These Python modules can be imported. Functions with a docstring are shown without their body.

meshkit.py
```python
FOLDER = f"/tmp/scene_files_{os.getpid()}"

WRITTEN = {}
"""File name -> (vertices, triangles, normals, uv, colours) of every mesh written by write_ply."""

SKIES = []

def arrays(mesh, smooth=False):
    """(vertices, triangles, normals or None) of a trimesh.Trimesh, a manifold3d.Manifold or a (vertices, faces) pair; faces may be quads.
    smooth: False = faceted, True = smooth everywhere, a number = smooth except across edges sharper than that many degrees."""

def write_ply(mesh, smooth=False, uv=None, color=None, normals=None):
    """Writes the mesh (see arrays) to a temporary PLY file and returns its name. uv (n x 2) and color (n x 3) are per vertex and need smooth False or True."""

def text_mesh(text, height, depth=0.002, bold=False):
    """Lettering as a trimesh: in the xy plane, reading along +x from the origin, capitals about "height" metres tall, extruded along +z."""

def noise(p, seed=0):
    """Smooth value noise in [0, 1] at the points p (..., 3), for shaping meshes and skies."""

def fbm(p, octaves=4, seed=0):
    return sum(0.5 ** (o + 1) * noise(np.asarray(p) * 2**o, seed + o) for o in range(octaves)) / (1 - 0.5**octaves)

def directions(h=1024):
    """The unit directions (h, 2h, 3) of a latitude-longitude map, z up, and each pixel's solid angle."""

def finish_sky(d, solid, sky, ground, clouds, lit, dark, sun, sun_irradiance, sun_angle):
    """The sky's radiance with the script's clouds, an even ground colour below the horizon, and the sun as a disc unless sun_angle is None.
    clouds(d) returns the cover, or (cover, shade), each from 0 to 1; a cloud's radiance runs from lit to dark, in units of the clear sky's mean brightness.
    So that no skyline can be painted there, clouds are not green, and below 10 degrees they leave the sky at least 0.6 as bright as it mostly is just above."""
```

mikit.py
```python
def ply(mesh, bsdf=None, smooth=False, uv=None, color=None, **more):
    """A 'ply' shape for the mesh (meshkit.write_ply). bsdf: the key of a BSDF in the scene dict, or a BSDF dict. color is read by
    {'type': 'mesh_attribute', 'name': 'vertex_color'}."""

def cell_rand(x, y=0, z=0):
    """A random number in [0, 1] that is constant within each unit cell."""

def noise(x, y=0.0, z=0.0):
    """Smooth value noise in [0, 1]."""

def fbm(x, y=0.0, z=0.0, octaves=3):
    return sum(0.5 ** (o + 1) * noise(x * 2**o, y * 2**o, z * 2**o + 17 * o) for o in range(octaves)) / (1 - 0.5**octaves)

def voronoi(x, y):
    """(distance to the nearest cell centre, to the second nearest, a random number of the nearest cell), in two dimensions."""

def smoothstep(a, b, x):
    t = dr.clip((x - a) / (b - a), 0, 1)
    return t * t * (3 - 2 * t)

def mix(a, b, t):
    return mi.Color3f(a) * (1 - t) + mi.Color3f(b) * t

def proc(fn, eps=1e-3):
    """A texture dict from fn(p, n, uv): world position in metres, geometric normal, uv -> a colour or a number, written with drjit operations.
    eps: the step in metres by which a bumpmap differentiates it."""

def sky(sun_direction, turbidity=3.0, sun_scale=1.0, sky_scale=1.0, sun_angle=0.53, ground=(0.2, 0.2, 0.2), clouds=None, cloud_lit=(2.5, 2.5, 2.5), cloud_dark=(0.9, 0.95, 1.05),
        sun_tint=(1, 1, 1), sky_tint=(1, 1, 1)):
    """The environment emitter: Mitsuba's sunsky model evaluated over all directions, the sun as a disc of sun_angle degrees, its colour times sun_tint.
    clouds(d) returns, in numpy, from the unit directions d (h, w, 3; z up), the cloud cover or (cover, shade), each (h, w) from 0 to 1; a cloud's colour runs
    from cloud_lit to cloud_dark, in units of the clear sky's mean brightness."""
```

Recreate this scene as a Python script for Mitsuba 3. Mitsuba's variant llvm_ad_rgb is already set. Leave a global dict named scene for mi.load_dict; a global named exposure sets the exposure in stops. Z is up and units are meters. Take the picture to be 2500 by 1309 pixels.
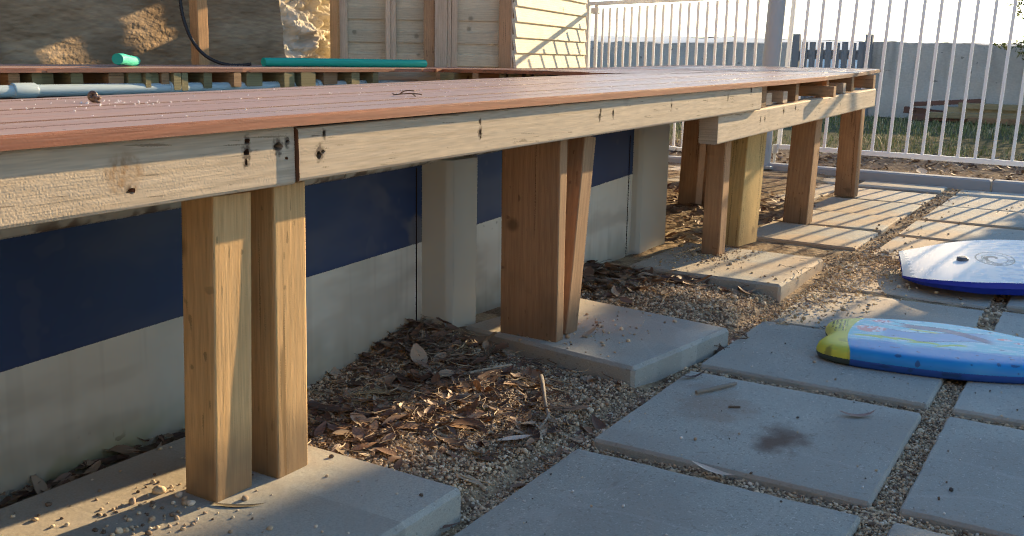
import math, random
import numpy as np, trimesh, manifold3d as m3, shapely, shapely.geometry as sg
import mitsuba as mi, drjit as dr
import mikit, meshkit
from mikit import noise, fbm, voronoi, cell_rand, smoothstep, mix
T = mi.ScalarTransform4f
scene, labels = {'type': 'scene'}, {}

# ---------------------------------------------------------------- camera, sky, exposure
EYE, PITCH, ROLL, YAW, FOCAL, CY = np.array([0, 0, .8333]), .180068, .0176768, -.5450156, 2431.69, 582.05
_f = np.array([math.sin(YAW) * math.cos(PITCH), math.cos(YAW) * math.cos(PITCH), -math.sin(PITCH)])
_r0 = np.array([math.cos(YAW), -math.sin(YAW), 0]); _u0 = np.cross(_r0, _f)
_up = -math.sin(ROLL) * _r0 + math.cos(ROLL) * _u0
scene['camera'] = {'type': 'perspective', 'fov': 2 * math.degrees(math.atan(1250 / FOCAL)), 'fov_axis': 'x', 'near_clip': .02, 'far_clip': 3000.,
                   'principal_point_offset_y': (654.5 - CY) / 1309,
                   'to_world': T().look_at(origin=EYE.tolist(), target=(EYE + _f).tolist(), up=_up.tolist())}
SUN = np.array([.148, .989, .292]); SUN /= np.linalg.norm(SUN)
scene['sky'] = mikit.sky(SUN.tolist(), turbidity=2.6, sun_scale=1.0, sky_scale=.9, sun_tint=(.97, 1.0, 1.10), sky_tint=(.95, 1.0, 1.10), ground=(.2, .19, .17))
exposure = 3.5

# ---------------------------------------------------------------- helpers
rng = np.random.default_rng(7); random.seed(7)
_seed = [0]


def nid():
    _seed[0] += 1
    return _seed[0]


def fresh(key):
    if key not in scene and key not in labels and not any(k.startswith(key + '__') for k in scene):
        return key
    i = 1
    while True:
        k = f'{key}_{i:03d}'
        if k not in scene and k not in labels and not any(q.startswith(k + '__') for q in scene):
            return k
        i += 1


def tag(key, label=None, cat=None, group=None, kind=None):
    d = {}
    for a, b in (('label', label), ('category', cat), ('group', group), ('kind', kind)):
        if b: d[a] = b
    labels[key] = d
    return key


def put(key, mesh, bsdf, smooth=False, uv=None, color=None, **tags):
    key = fresh(key)
    scene[key] = mikit.ply(mesh, bsdf, smooth=smooth, uv=uv, color=color)
    if tags: tag(key, **tags)
    return key


def hull(pts):
    return m3.Manifold.hull_points(np.asarray(pts, float).tolist())


def cbox(lo, hi, c=.003):
    lo, hi = np.array(lo, float), np.array(hi, float)
    c = min(c, (hi - lo).min() * .45); P = []
    for k in range(3):
        l, h = lo + c, hi - c
        l[k], h[k] = lo[k], hi[k]
        P += [[x, y, z] for x in (l[0], h[0]) for y in (l[1], h[1]) for z in (l[2], h[2])]
    return hull(P)


def tm(man):
    m = man.to_mesh()
    return trimesh.Trimesh(m.vert_properties[:, :3], m.tri_verts, process=False)


def frame(p0, p1, up=(0, 0, 1)):
    p0, p1, up = (np.array(a, float) for a in (p0, p1, up))
    x = (p1 - p0) / np.linalg.norm(p1 - p0)
    if abs(x @ up) > .98 * np.linalg.norm(up): up = np.array([0, 1., 0])
    y = np.cross(up, x); y /= np.linalg.norm(y); z = np.cross(x, y)
    M = np.eye(4); M[:3, 0], M[:3, 1], M[:3, 2], M[:3, 3] = x, y, z, p0
    return M, np.linalg.norm(p1 - p0)


def uvbox(mesh, seed, swap=False):
    """unmerged copy with uv: u along local x (the grain), v across; v also carries the piece's number in tens"""
    V = np.asarray(mesh.vertices)[np.asarray(mesh.faces)].reshape(-1, 3)
    n = np.repeat(np.abs(mesh.face_normals), 3, axis=0); a = n.argmax(1)
    if swap: a = (a + 1) % 3; W = V[:, [2, 0, 1]]
    else: W = V
    u = np.where(a == 0, W[:, 1] * .12, W[:, 0]); v = np.where(a == 2, W[:, 1] + .31, W[:, 2]); v = np.where(a == 0, W[:, 2] * 1.3, v)
    u = u + (seed * 3.17) % 29; v = v + 10 * seed
    return trimesh.Trimesh(V, np.arange(len(V)).reshape(-1, 3), process=False), np.c_[u, v]


def rough_bar(L, w, h, r=.004, step=.12, jit=.0, seed=0):
    """a rounded timber along +x from 0 to L, centred in y and z, edges slightly uneven"""
    n = max(2, int(L / step) + 1); R = np.random.default_rng(seed + 1000)
    ring = []
    for cy, cz, a0 in ((w / 2 - r, h / 2 - r, 0), (-w / 2 + r, h / 2 - r, 90), (-w / 2 + r, -h / 2 + r, 180), (w / 2 - r, -h / 2 + r, 270)):
        for a in (0, 45, 90):
            ring.append((cy + r * math.cos(math.radians(a0 + a)), cz + r * math.sin(math.radians(a0 + a))))
    ring = np.array(ring); k = len(ring); V, F = [], []
    for i in range(n):
        s = ring * (1 + R.normal(0, jit, (1, 2))) + R.normal(0, jit * .03, ring.shape)
        V.append(np.c_[np.full(k, L * i / (n - 1)), s])
    V = np.vstack(V + [[[0, 0, 0]], [[L, 0, 0]]])
    for i in range(n - 1):
        for j in range(k):
            a, b, c, d = i * k + j, i * k + (j + 1) % k, (i + 1) * k + (j + 1) % k, (i + 1) * k + j
            F += [[a, b, c], [a, c, d]]
    e = n * k
    for j in range(k):
        F += [[(j + 1) % k, j, e], [(n - 1) * k + j, (n - 1) * k + (j + 1) % k, e + 1]]
    return trimesh.Trimesh(V, F, process=False)


def timber(key, p0, p1, w, h, bsdf, up=(0, 0, 1), r=.004, jit=.004, step=.12, cuts=(), **tags):
    """a bar from p0 to p1: w across, h along up"""
    M, L = frame(p0, p1, up); s = nid(); mesh = rough_bar(L, w, h, r, step, jit, s)
    if cuts:
        man = m3.Manifold(m3.Mesh(mesh.vertices.astype(np.float32), mesh.faces.astype(np.uint32)))
        for c in cuts:
            c = tm(c); c.apply_transform(np.linalg.inv(M)); man = man - m3.Manifold(m3.Mesh(c.vertices.astype(np.float32), c.faces.astype(np.uint32)))
        mesh = tm(man)
    mesh, uv = uvbox(mesh, s); mesh.apply_transform(M)
    return put(key, mesh, bsdf, uv=uv, **tags)


def post(key, base, top, wx, wy, bsdf, r=.004, jit=.004, **tags):
    """an upright of wx by wy whose FRONT RIGHT (low y, high x) corner runs from base to top"""
    b, t = np.array(base, float) + [-wx / 2, wy / 2, 0], np.array(top, float) + [-wx / 2, wy / 2, 0]
    return timber(key, b, t, wy, wx, bsdf, up=(1, 0, 0), r=r, jit=jit, step=.1, **tags)


def tube(path, rad, k=8, cap=True):
    path = np.asarray(path, float); n = len(path); rad = np.broadcast_to(np.asarray(rad, float), (n,))
    t = np.gradient(path, axis=0); t /= np.linalg.norm(t, axis=1)[:, None] + 1e-12
    ref = np.array([0, 0, 1.]) if abs(t[0][2]) < .9 else np.array([1., 0, 0]); V = []
    for i in range(n):
        x = np.cross(ref, t[i]); x /= np.linalg.norm(x) + 1e-12; y = np.cross(t[i], x); ref = np.cross(t[i], x) if False else ref
        a = np.arange(k) * 2 * np.pi / k
        V.append(path[i] + rad[i] * (np.cos(a)[:, None] * x + np.sin(a)[:, None] * y))
    V = np.vstack(V); F = []
    for i in range(n - 1):
        for j in range(k):
            a, b, c, d = i * k + j, i * k + (j + 1) % k, (i + 1) * k + (j + 1) % k, (i + 1) * k + j
            F += [[a, b, c], [a, c, d]]
    if cap:
        V = np.vstack([V, path[:1], path[-1:]]); e = n * k
        for j in range(k):
            F += [[(j + 1) % k, j, e], [(n - 1) * k + j, (n - 1) * k + (j + 1) % k, e + 1]]
    return trimesh.Trimesh(V, F, process=False)


def spline(pts, n=24):
    from scipy.interpolate import CubicSpline
    pts = np.asarray(pts, float); s = np.r_[0, np.cumsum(np.linalg.norm(np.diff(pts, axis=0), axis=1))]
    return CubicSpline(s, pts)(np.linspace(0, s[-1], n))


def join(ms):
    ms = list(ms); return trimesh.util.concatenate(ms)


def ss(t):
    t = np.clip(t, 0, 1); return t * t * (3 - 2 * t)


# ---------------------------------------------------------------- materials
def wood(light, dark, ring=1.0, tone=.25, dirt=0.0, extra=None, knots=1.0):
    def f(p, n, uv):
        u, v = uv.x, uv.y
        i = dr.floor(v * .1 + .5); r = cell_rand(i, 3.0, 1.0); w = v - i * 10
        warp = fbm(u * 1.6 + r * 31, w * 5 + r * 17, 0.0, 2)
        rings = .5 + .5 * dr.sin((w * 55 + warp * 3.2 + r * 9) * 6.283)
        streak = fbm(u * 5 + r * 13, w * 130, 0.0, 3)
        t = smoothstep(.1, 1.0, .3 * ring * rings + .5 * streak + .2 * fbm(u * 3, w * 18, r * 9, 3))
        c = mix(light, dark, t)
        d1, d2, wh = voronoi(u * 6 + r * 7, w * 6 + r * 3)
        k = dr.select(wh > .86, 1 - smoothstep(.05, .16, d1), 0) * knots
        c = mix(c, mi.Color3f(dark) * .45, k * .8)
        c *= 1 - tone * .5 + tone * r
        c *= .88 + .24 * noise(u * 30, w * 520)
        c *= .94 + .12 * fbm(u * 9, w * 14, 3.0, 2)
        if dirt:
            g = (1 - smoothstep(.0, .19, p.z - .04 + .16 * (fbm(p.x * 16, p.y * 16, p.z * 9, 3) - .5))) * dirt
            c = mix(c, (.12, .09, .065), dr.minimum(g * 1.35, .85))
            check = smoothstep(.80, .85, noise(u * 2.6 + 40 * r, w * 170)) * smoothstep(.5, .7, noise(u * 5, w * 20, 4.0))
            c = mix(c, mi.Color3f(dark) * .35, check * .7)
            fleck = smoothstep(.86, .92, noise(u * 34, w * 110, 8.0)) * smoothstep(.5, .7, noise(u * 4, w * 9, 6.0))
            c = mix(c, mi.Color3f(dark) * .45, fleck * .6)
            c *= .88 + .24 * fbm(u * 2.5 + 9 * r, w * 12, 1.0, 3)
        if extra: c = extra(c, p, n, uv)
        return c
    return mikit.proc(f)


def wood_bump(p, n, uv):
    v = uv.y - dr.floor(uv.y * .1 + .5) * 10
    return .00024 * noise(uv.x * 22, v * 560) + .0005 * fbm(uv.x * 4, v * 70, 0.0, 2) + .00022 * noise(uv.x * 420, v * 420)


WB = mikit.proc(wood_bump, eps=4e-4)


def principled(color, rough=.7, spec=.3, bump=None, scale=1.0, **more):
    if isinstance(color, (tuple, list)): color = {'type': 'rgb', 'value': list(color)}
    b = {'type': 'principled', 'base_color': color, 'roughness': rough, 'specular': spec, **more}
    if bump: b = {'type': 'bumpmap', 'tex': bump, 'scale': scale, 'bsdf': b}
    return {'type': 'twosided', 'bsdf': b}


RUST = [(1.191, .687, .005), (1.19, .668, .0075), (1.188, .652, .005), (1.262, .674, .008), (1.285, .681, .005), (1.372, .69, .0045), (1.36, .655, .008), (1.889, .689, .004), (1.89, .664, .0065), (2.498, .69, .004), (2.494, .676, .0055), (2.578, .682, .0055), (3.006, .69, .005), (3.537, .7, .005), (3.8, .725, .007), (4.0, .6, .006), (4.06, .602, .006), (4.32, .625, .008), (4.5, .632, .007)]


def fascia_extra(c, p, n, uv):
    # the big rough knot of the first fascia, rust and cracks round the fixings
    d = dr.sqrt(dr.square((p.y - .948) / .036) + dr.square((p.z - .655) / .034))
    k = (1 - smoothstep(.55, 1.15, d + .35 * (fbm(p.y * 60, p.z * 60, 0.0, 2) - .5)))
    rings = .5 + .5 * dr.sin(d * 22 + 3 * noise(p.y * 40, p.z * 40))
    c = mix(c, (.34, .21, .11), k * (.25 + .18 * rings + .6 * smoothstep(.35, .75, fbm(p.y * 150, p.z * 70, 0.0, 3))))
    h = 1 - smoothstep(.1, .9, dr.sqrt(dr.square((p.y - .957) / .014) + dr.square((p.z - .63) / .011)))
    c = mix(c, (.06, .035, .02), h * smoothstep(.45, .6, fbm(p.y * 180, p.z * 90, 0.0, 2)))
    c = mix(c, (.22, .10, .055), (1 - smoothstep(-.9, -.7, n.y)) * (1 - smoothstep(1.31, 1.33, p.y)))  # dark red brown end face, end-grain shade put into the colour
    rust = mi.Float(0)
    for yy, zz, rr in RUST: rust = dr.maximum(rust, 1 - smoothstep(.7, 1.9, dr.sqrt(dr.square((p.y - yy) / rr) + dr.square((p.z - zz) / (rr * 1.5))) + .9 * (noise(p.y * 230, p.z * 230) - .5)))
    c = mix(c, (.055, .035, .025), rust * .8)
    crack = smoothstep(.74, .80, fbm(p.y * 12, p.z * 260 + 9 * p.y, 2.0, 2)) * smoothstep(.55, .68, noise(p.y * 22, p.z * 30, 5.0))
    return mix(c, (.20, .14, .09), crack * .75)


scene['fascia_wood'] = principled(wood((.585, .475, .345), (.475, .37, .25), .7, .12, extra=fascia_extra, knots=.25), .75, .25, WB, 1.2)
scene['post_wood'] = principled(wood((.69, .44, .205), (.58, .345, .145), .8, .2, dirt=.55), .75, .25, WB, .7)
scene['yellow_wood'] = principled(wood((.56, .39, .16), (.46, .30, .11), 1.0, .2, dirt=.3), .75, .25, WB, .7)
scene['brown_wood'] = principled(wood((.40, .24, .13), (.31, .175, .09), .9, .3, dirt=.4), .75, .25, WB, .7)
scene['green_pine'] = principled(wood((.27, .23, .12), (.18, .145, .075), .9, .35, knots=1.2), .8, .2, WB, 1.0)
scene['board_pine'] = principled(wood((.58, .51, .37), (.47, .40, .275), .9, .22, knots=.9), .8, .2, WB, .6)
scene['stud_wood'] = principled(wood((.60, .47, .34), (.46, .34, .23), .7, .25), .8, .2)


def merbau_extra(c, p, n, uv):
    # the boards' faces are weathered and dusty, their edges keep the red oil
    top = smoothstep(.6, .9, n.z)
    dust = .62 + .35 * fbm(p.x * 34, p.y * 2.2, 0.0, 3)
    c = mix(c, mix((.37, .285, .255), (.29, .215, .19), fbm(p.x * 70, p.y * 3, 2.0, 2)), top * dust)
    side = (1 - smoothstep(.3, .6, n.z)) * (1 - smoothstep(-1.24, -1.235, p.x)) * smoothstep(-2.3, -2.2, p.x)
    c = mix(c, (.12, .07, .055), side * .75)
    sx = dr.abs(dr.abs((p.x + 1.222) / .0905 - dr.floor((p.x + 1.222) / .0905) - .5) - .27) * .0905; sy = dr.abs(p.y / .45 - dr.floor(p.y / .45) - .9) * .45
    screw = (1 - smoothstep(.0022, .0034, dr.sqrt(sx * sx + sy * sy))) * smoothstep(-2.3, -2.25, p.x)
    return mix(c, (.05, .035, .03), screw * top * .85)


scene['merbau'] = principled(wood((.37, .135, .065), (.22, .07, .035), .7, .35, extra=merbau_extra, knots=0), .38, .7, WB, .5)


def concrete(p, n, uv):
    cell = cell_rand(dr.floor((p.x + .965) / .63), dr.floor((p.y - .0) / .634), 4.0)
    c = mix((.315, .328, .300), (.385, .395, .355), fbm(p.x * 7, p.y * 7, p.z * 7, 4)) * (.86 + .26 * cell)
    c *= .86 + .28 * noise(p.x * 420, p.y * 420, p.z * 420)
    c = mix(c, (.16, .15, .14), smoothstep(.80, .86, noise(p.x * 170, p.y * 170, p.z * 170)) * .45)
    c = mix(c, (.62, .6, .56), smoothstep(.86, .9, noise(p.x * 230 + 9, p.y * 230, p.z * 230)) * .5)
    blot = smoothstep(.52, .72, fbm(p.x * 2.6 + 7 * cell, p.y * 2.6, 4.0, 4))
    c = mix(c, (.25, .235, .21), blot * .45)
    ring = 1 - smoothstep(.004, .012, dr.abs(fbm(p.x * 3.1, p.y * 3.1 + 5 * cell, 9.0, 2) - .5))
    c = mix(c, (.44, .43, .41), ring * .18)
    # rust brown stain on the paver and the trail towards its corner
    w = fbm(p.x * 22, p.y * 22, 0.0, 3) - .5
    d = dr.sqrt(dr.square((p.x + .575) / .075) + dr.square((p.y - 2.13) / .10)) + 1.1 * w
    c = mix(c, (.11, .068, .05), (1 - smoothstep(.2, 1.25, d)) * .88)
    d = dr.sqrt(dr.square((p.x + .765 + .35 * (p.y - 2.24)) / .11) + dr.square((p.y - 2.24) / .17)) + 1.2 * w
    c = mix(c, (.24, .175, .13), (1 - smoothstep(.2, 1.2, d)) * .5)
    # sand and earth trodden over the slabs beside the gravel
    e = smoothstep(2.9, 4.2, p.y) * (1 - smoothstep(5.6, 7.2, p.y)) * smoothstep(.3, .6, fbm(p.x * 4, p.y * 4, 7.0, 4)) * (1 - smoothstep(-.75, -.2, p.x))
    e = dr.maximum(e, (1 - smoothstep(-1.5, -1.05, p.x + .25 * w)) * .55)
    return mix(c, (.42, .31, .20), e * .75)


def concrete_bump(p, n, uv):
    return .0006 * fbm(p.x * 160, p.y * 160, p.z * 160, 2) + .0015 * fbm(p.x * 14, p.y * 14, p.z * 14, 2)


CB = mikit.proc(concrete_bump, eps=8e-4)
scene['concrete'] = principled(mikit.proc(concrete), .85, .25, CB, 1.0)
scene['kerb_stone'] = principled((.34, .36, .38), .85, .25, CB, 1.5)


def soil(p, n, uv):
    f = fbm(p.x * 18, p.y * 18, 0.0, 4)
    c = mix((.16, .115, .075), (.34, .26, .165), smoothstep(.3, .7, f))
    c *= .7 + .6 * noise(p.x * 160, p.y * 160)
    lawn = smoothstep(9.3, 9.9, p.y + .8 * (f - .5))
    c = mix(c, mix((.05, .06, .03), (.13, .11, .06), fbm(p.x * 6, p.y * 6, 3.0, 3)), lawn)
    mulch = smoothstep(7.6, 7.75, p.y) * (1 - lawn)
    return mix(c, mix((.07, .05, .04), (.2, .15, .11), noise(p.x * 60, p.y * 25)), mulch * .8)


def soil_bump(p, n, uv):
    return .008 * fbm(p.x * 60, p.y * 60, 0.0, 3)


scene['soil'] = principled(mikit.proc(soil), .95, .1, mikit.proc(soil_bump, eps=2e-3), 1.0)
vc = {'type': 'mesh_attribute', 'name': 'vertex_color'}
scene['pebble_mat'] = principled(vc, .8, .3)
scene['leaf_mat'] = principled(vc, .6, .35)
scene['grass_mat'] = {'type': 'twosided', 'bsdf': {'type': 'principled', 'base_color': vc, 'roughness': .7, 'specular': .2}}
scene['foliage_mat'] = {'type': 'principledthin', 'base_color': vc, 'roughness': .6, 'diff_trans': .7}
scene['bark'] = principled((.16, .12, .09), .9, .1)


def render_wall(p, n, uv):
    c = mix((.50, .475, .435), (.62, .595, .55), fbm(p.x * 1.3, p.y * 1.3, p.z * 1.6, 5))
    c *= .9 + .2 * noise(p.x * 60, p.y * 60, p.z * 60)
    st = smoothstep(.55, .75, fbm(p.x * 5, p.y * 5, p.z * .7, 3)) * smoothstep(.2, 1.1, p.z)
    c = mix(c, (.20, .195, .185), st * .5)
    pit = smoothstep(.86, .89, noise(p.x * 15, p.y * 15, p.z * 15))
    return mix(c, (.1, .1, .1), pit * .6)


scene['render_wall'] = principled(mikit.proc(render_wall), .9, .15, CB, 3.0)


def bank(p, n, uv):
    f = fbm(p.x * 3, p.y * 2.2, p.z * 5, 4)
    c = mix((.33, .245, .16), (.46, .36, .25), smoothstep(.3, .7, f))
    c *= .62 + .76 * fbm(p.x * 30, p.y * 16, p.z * 70, 4)
    c = mix(c, (.17, .125, .085), smoothstep(.52, .7, fbm(p.y * 1.7, p.z * 2.4, 6.0, 4)) * .5)
    rock = smoothstep(5.44, 5.54, p.y)
    c *= mi.Color3f(.74, .71, .665)
    return mix(c, mix((.42, .385, .31), (.55, .51, .43), fbm(p.y * 9, p.z * 12, 1.0, 4)), rock)


def bank_bump(p, n, uv):
    return .010 * fbm(p.x * 16, p.y * 14, p.z * 34, 3) + .006 * fbm(p.y * 55, p.z * 70, 2.0, 3)


scene['bank_earth'] = principled(mikit.proc(bank), .95, .1, mikit.proc(bank_bump, eps=3e-3), 1.0)


def pool_cream(p, n, uv):
    c = mix((.56, .54, .455), (.60, .58, .49), fbm(p.x * 6, p.y * 6, p.z * 3, 3))
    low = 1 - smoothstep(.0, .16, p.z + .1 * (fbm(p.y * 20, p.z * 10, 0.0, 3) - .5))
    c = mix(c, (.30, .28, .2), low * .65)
    c = mix(c, (.27, .235, .17), smoothstep(.45, .75, fbm(p.y * 4, p.z * 11, 7.0, 4)) * .35)
    streak = smoothstep(.6, .8, fbm(p.y * 38, p.z * 2.2, 1.0, 3)) * .12
    c = mix(c, (.2, .17, .12), streak)
    algae = (1 - smoothstep(.0, .10, p.z)) * (1 - smoothstep(1.3, 1.6, p.y)) * smoothstep(.5, .65, fbm(p.y * 9, p.z * 9, 4.0, 3))
    c = mix(c, (.2, .22, .07), algae * .6)
    spot = smoothstep(.90, .93, noise(p.y * 75, p.z * 60, 2.0)) * smoothstep(.55, .7, noise(p.y * 6, p.z * 6, 5.0))
    c = mix(c, (.09, .07, .05), spot * .6)
    return c


def rail_cream(p, n, uv):
    c = mix((.46, .44, .37), (.42, .39, .32), fbm(p.y * 12, p.z * 40, 0.0, 3))
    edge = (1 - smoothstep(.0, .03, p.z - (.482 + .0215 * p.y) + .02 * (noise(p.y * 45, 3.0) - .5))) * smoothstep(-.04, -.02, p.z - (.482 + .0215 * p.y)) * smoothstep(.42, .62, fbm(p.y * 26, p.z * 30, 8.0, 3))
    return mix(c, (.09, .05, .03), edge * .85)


def rib_bump(p, n, uv):
    return .0012 * dr.sin(p.y * 6.2832 / .0085) * smoothstep(.02, -.1, p.z - .3) + .0005 * fbm(p.y * 30, p.z * 30, 0.0, 2)


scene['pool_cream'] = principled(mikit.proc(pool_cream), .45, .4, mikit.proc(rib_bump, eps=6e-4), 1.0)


def pool_blue(p, n, uv):
    web = smoothstep(.55, .75, fbm(p.y * 7 + p.z * 3, p.z * 9, 6.0, 4)) * smoothstep(1.9, 2.4, p.y) * (1 - smoothstep(2.4, 2.5, p.y))
    c = mix((.015, .036, .098), (.021, .046, .12), fbm(p.y * 5, p.z * 5, 0.0, 3))
    scuff = smoothstep(.70, .78, fbm(p.y * 16, p.z * 16, 1.0, 3)) * .25
    dusty = smoothstep(.4, .75, fbm(p.y * 3, p.z * 8, 3.0, 4)) * .22
    return mix(c, (.16, .15, .13), dr.clip(web * .7 + scuff * .35 + dusty, 0, 1))


scene['pool_blue'] = principled(mikit.proc(pool_blue), .5, .35)
scene['upright_cream'] = principled((.43, .43, .365), .4, .4)
scene['rail_cream'] = principled(mikit.proc(rail_cream), .5, .4)
scene['coping_blue'] = principled((.40, .49, .51), .4, .5)
scene['coping_cream'] = principled((.50, .47, .40), .45, .4)
scene['water'] = {'type': 'principled', 'base_color': {'type': 'rgb', 'value': [.01, .05, .075]}, 'roughness': .06, 'specular': .5}
scene['white_metal'] = principled((.80, .80, .79), .4, .5)
scene['galv_steel'] = principled((.33, .37, .40), .5, .5)
scene['hinge_metal'] = principled((.5, .5, .48), .45, .5)
scene['grey_paint'] = principled((.25, .255, .27), .8, .2)
scene['green_foam'] = principled((.012, .33, .25), .6, .35)
scene['black_rubber'] = principled((.02, .02, .022), .5, .4)
scene['black_void'] = principled((.03, .022, .016), .95, .1)
scene['stone_hill'] = principled((.62, .60, .55), .95, .1)
scene['orange_wood'] = principled(wood((.52, .30, .14), (.40, .21, .09), .8, .2), .75, .25, WB, 1.0)
scene['clap_wood'] = principled(wood((.60, .56, .45), (.49, .445, .33), .9, .25, knots=1.3), .75, .2, WB, 1.0)
scene['stick_wood'] = principled((.25, .22, .18), .8, .2)
scene['pale_stick'] = principled((.42, .35, .26), .8, .2)
scene['brown_rubber'] = principled((.16, .11, .08), .5, .4)
scene['added_house_brick'] = principled((.38, .30, .21), .9, .1)
scene['red_paint_wood'] = principled(wood((.20, .105, .08), (.14, .075, .06), .8, .2), .8, .2)
scene['dull_wood'] = principled(wood((.40, .33, .20), (.28, .22, .13), .8, .25), .85, .15)
scene['snail_shell'] = principled(mikit.proc(lambda p, n, uv: mix((.055, .028, .018), (.20, .125, .075), smoothstep(.45, .6, noise(uv.x * 9, uv.y * 5)))), .35, .5)
scene['bead_foam'] = principled((.85, .85, .85), .6, .3)
scene['blue_foam'] = principled((.012, .035, .36), .5, .4)
scene['plug_rubber'] = principled((.10, .11, .13), .45, .4)


# ---------------------------------------------------------------- heights
def Zd(x, y):  # the deck's top: it climbs a little away from the camera
    y = np.asarray(y, float); x = np.asarray(x, float)
    w = ss((-2.4 - x) / 1.5); return (.715 + .0105 * y + .002 * np.maximum(0, y - 4) ** 2) * (1 - w) + .75 * w


def Hg(x, y):  # the ground between and beyond the slabs
    x, y = np.broadcast_arrays(np.asarray(x, float), np.asarray(y, float)); P = np.stack([x, y, 0 * x], -1)
    far = ss((y - 7.5) / .5)
    z = -.020 + .010 * (meshkit.fbm(P * 9, 3, 3) - .5) + .012 * (meshkit.fbm(P * 2.3, 2, 5) - .5)
    bed = ss((-.93 - x) / .12) * ss((x + 1.9) / .05) * ss((4.4 - y) / .3)
    z = z + .036 * ss((-.985 - x) / .06) * ss((x + 1.9) / .05) * ss((4.4 - y) / .3)
    z = z + bed * (.010 * np.sin(x * 9 + y * 4) + .055 * ss((-1.40 - x) / .35) * np.exp(-((y - 2.25) / .25) ** 2) + .035 * ss((-1.45 - x) / .3) * np.exp(-((y - 3.35) / .3) ** 2) - .012)
    z = z + .025 * ss((-1.5 - x) / .4) * ss((y - 4.2) / .5) * (1 - far)
    back = .035 + .02 * (meshkit.fbm(P * 1.3, 3, 9) - .5)
    return z * (1 - far) + back * far + .03 * ss((y - 9.5) / 4)


# ---------------------------------------------------------------- ground, pavers, slabs, kerb
def axis_pts(lo, hi, step, far):
    near = np.arange(lo, hi + 1e-9, step); a = step * 1.45 ** np.arange(1, 60); a = np.cumsum(a); a = a[a < far]
    return np.r_[lo - a[::-1], near, hi + a]


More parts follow.
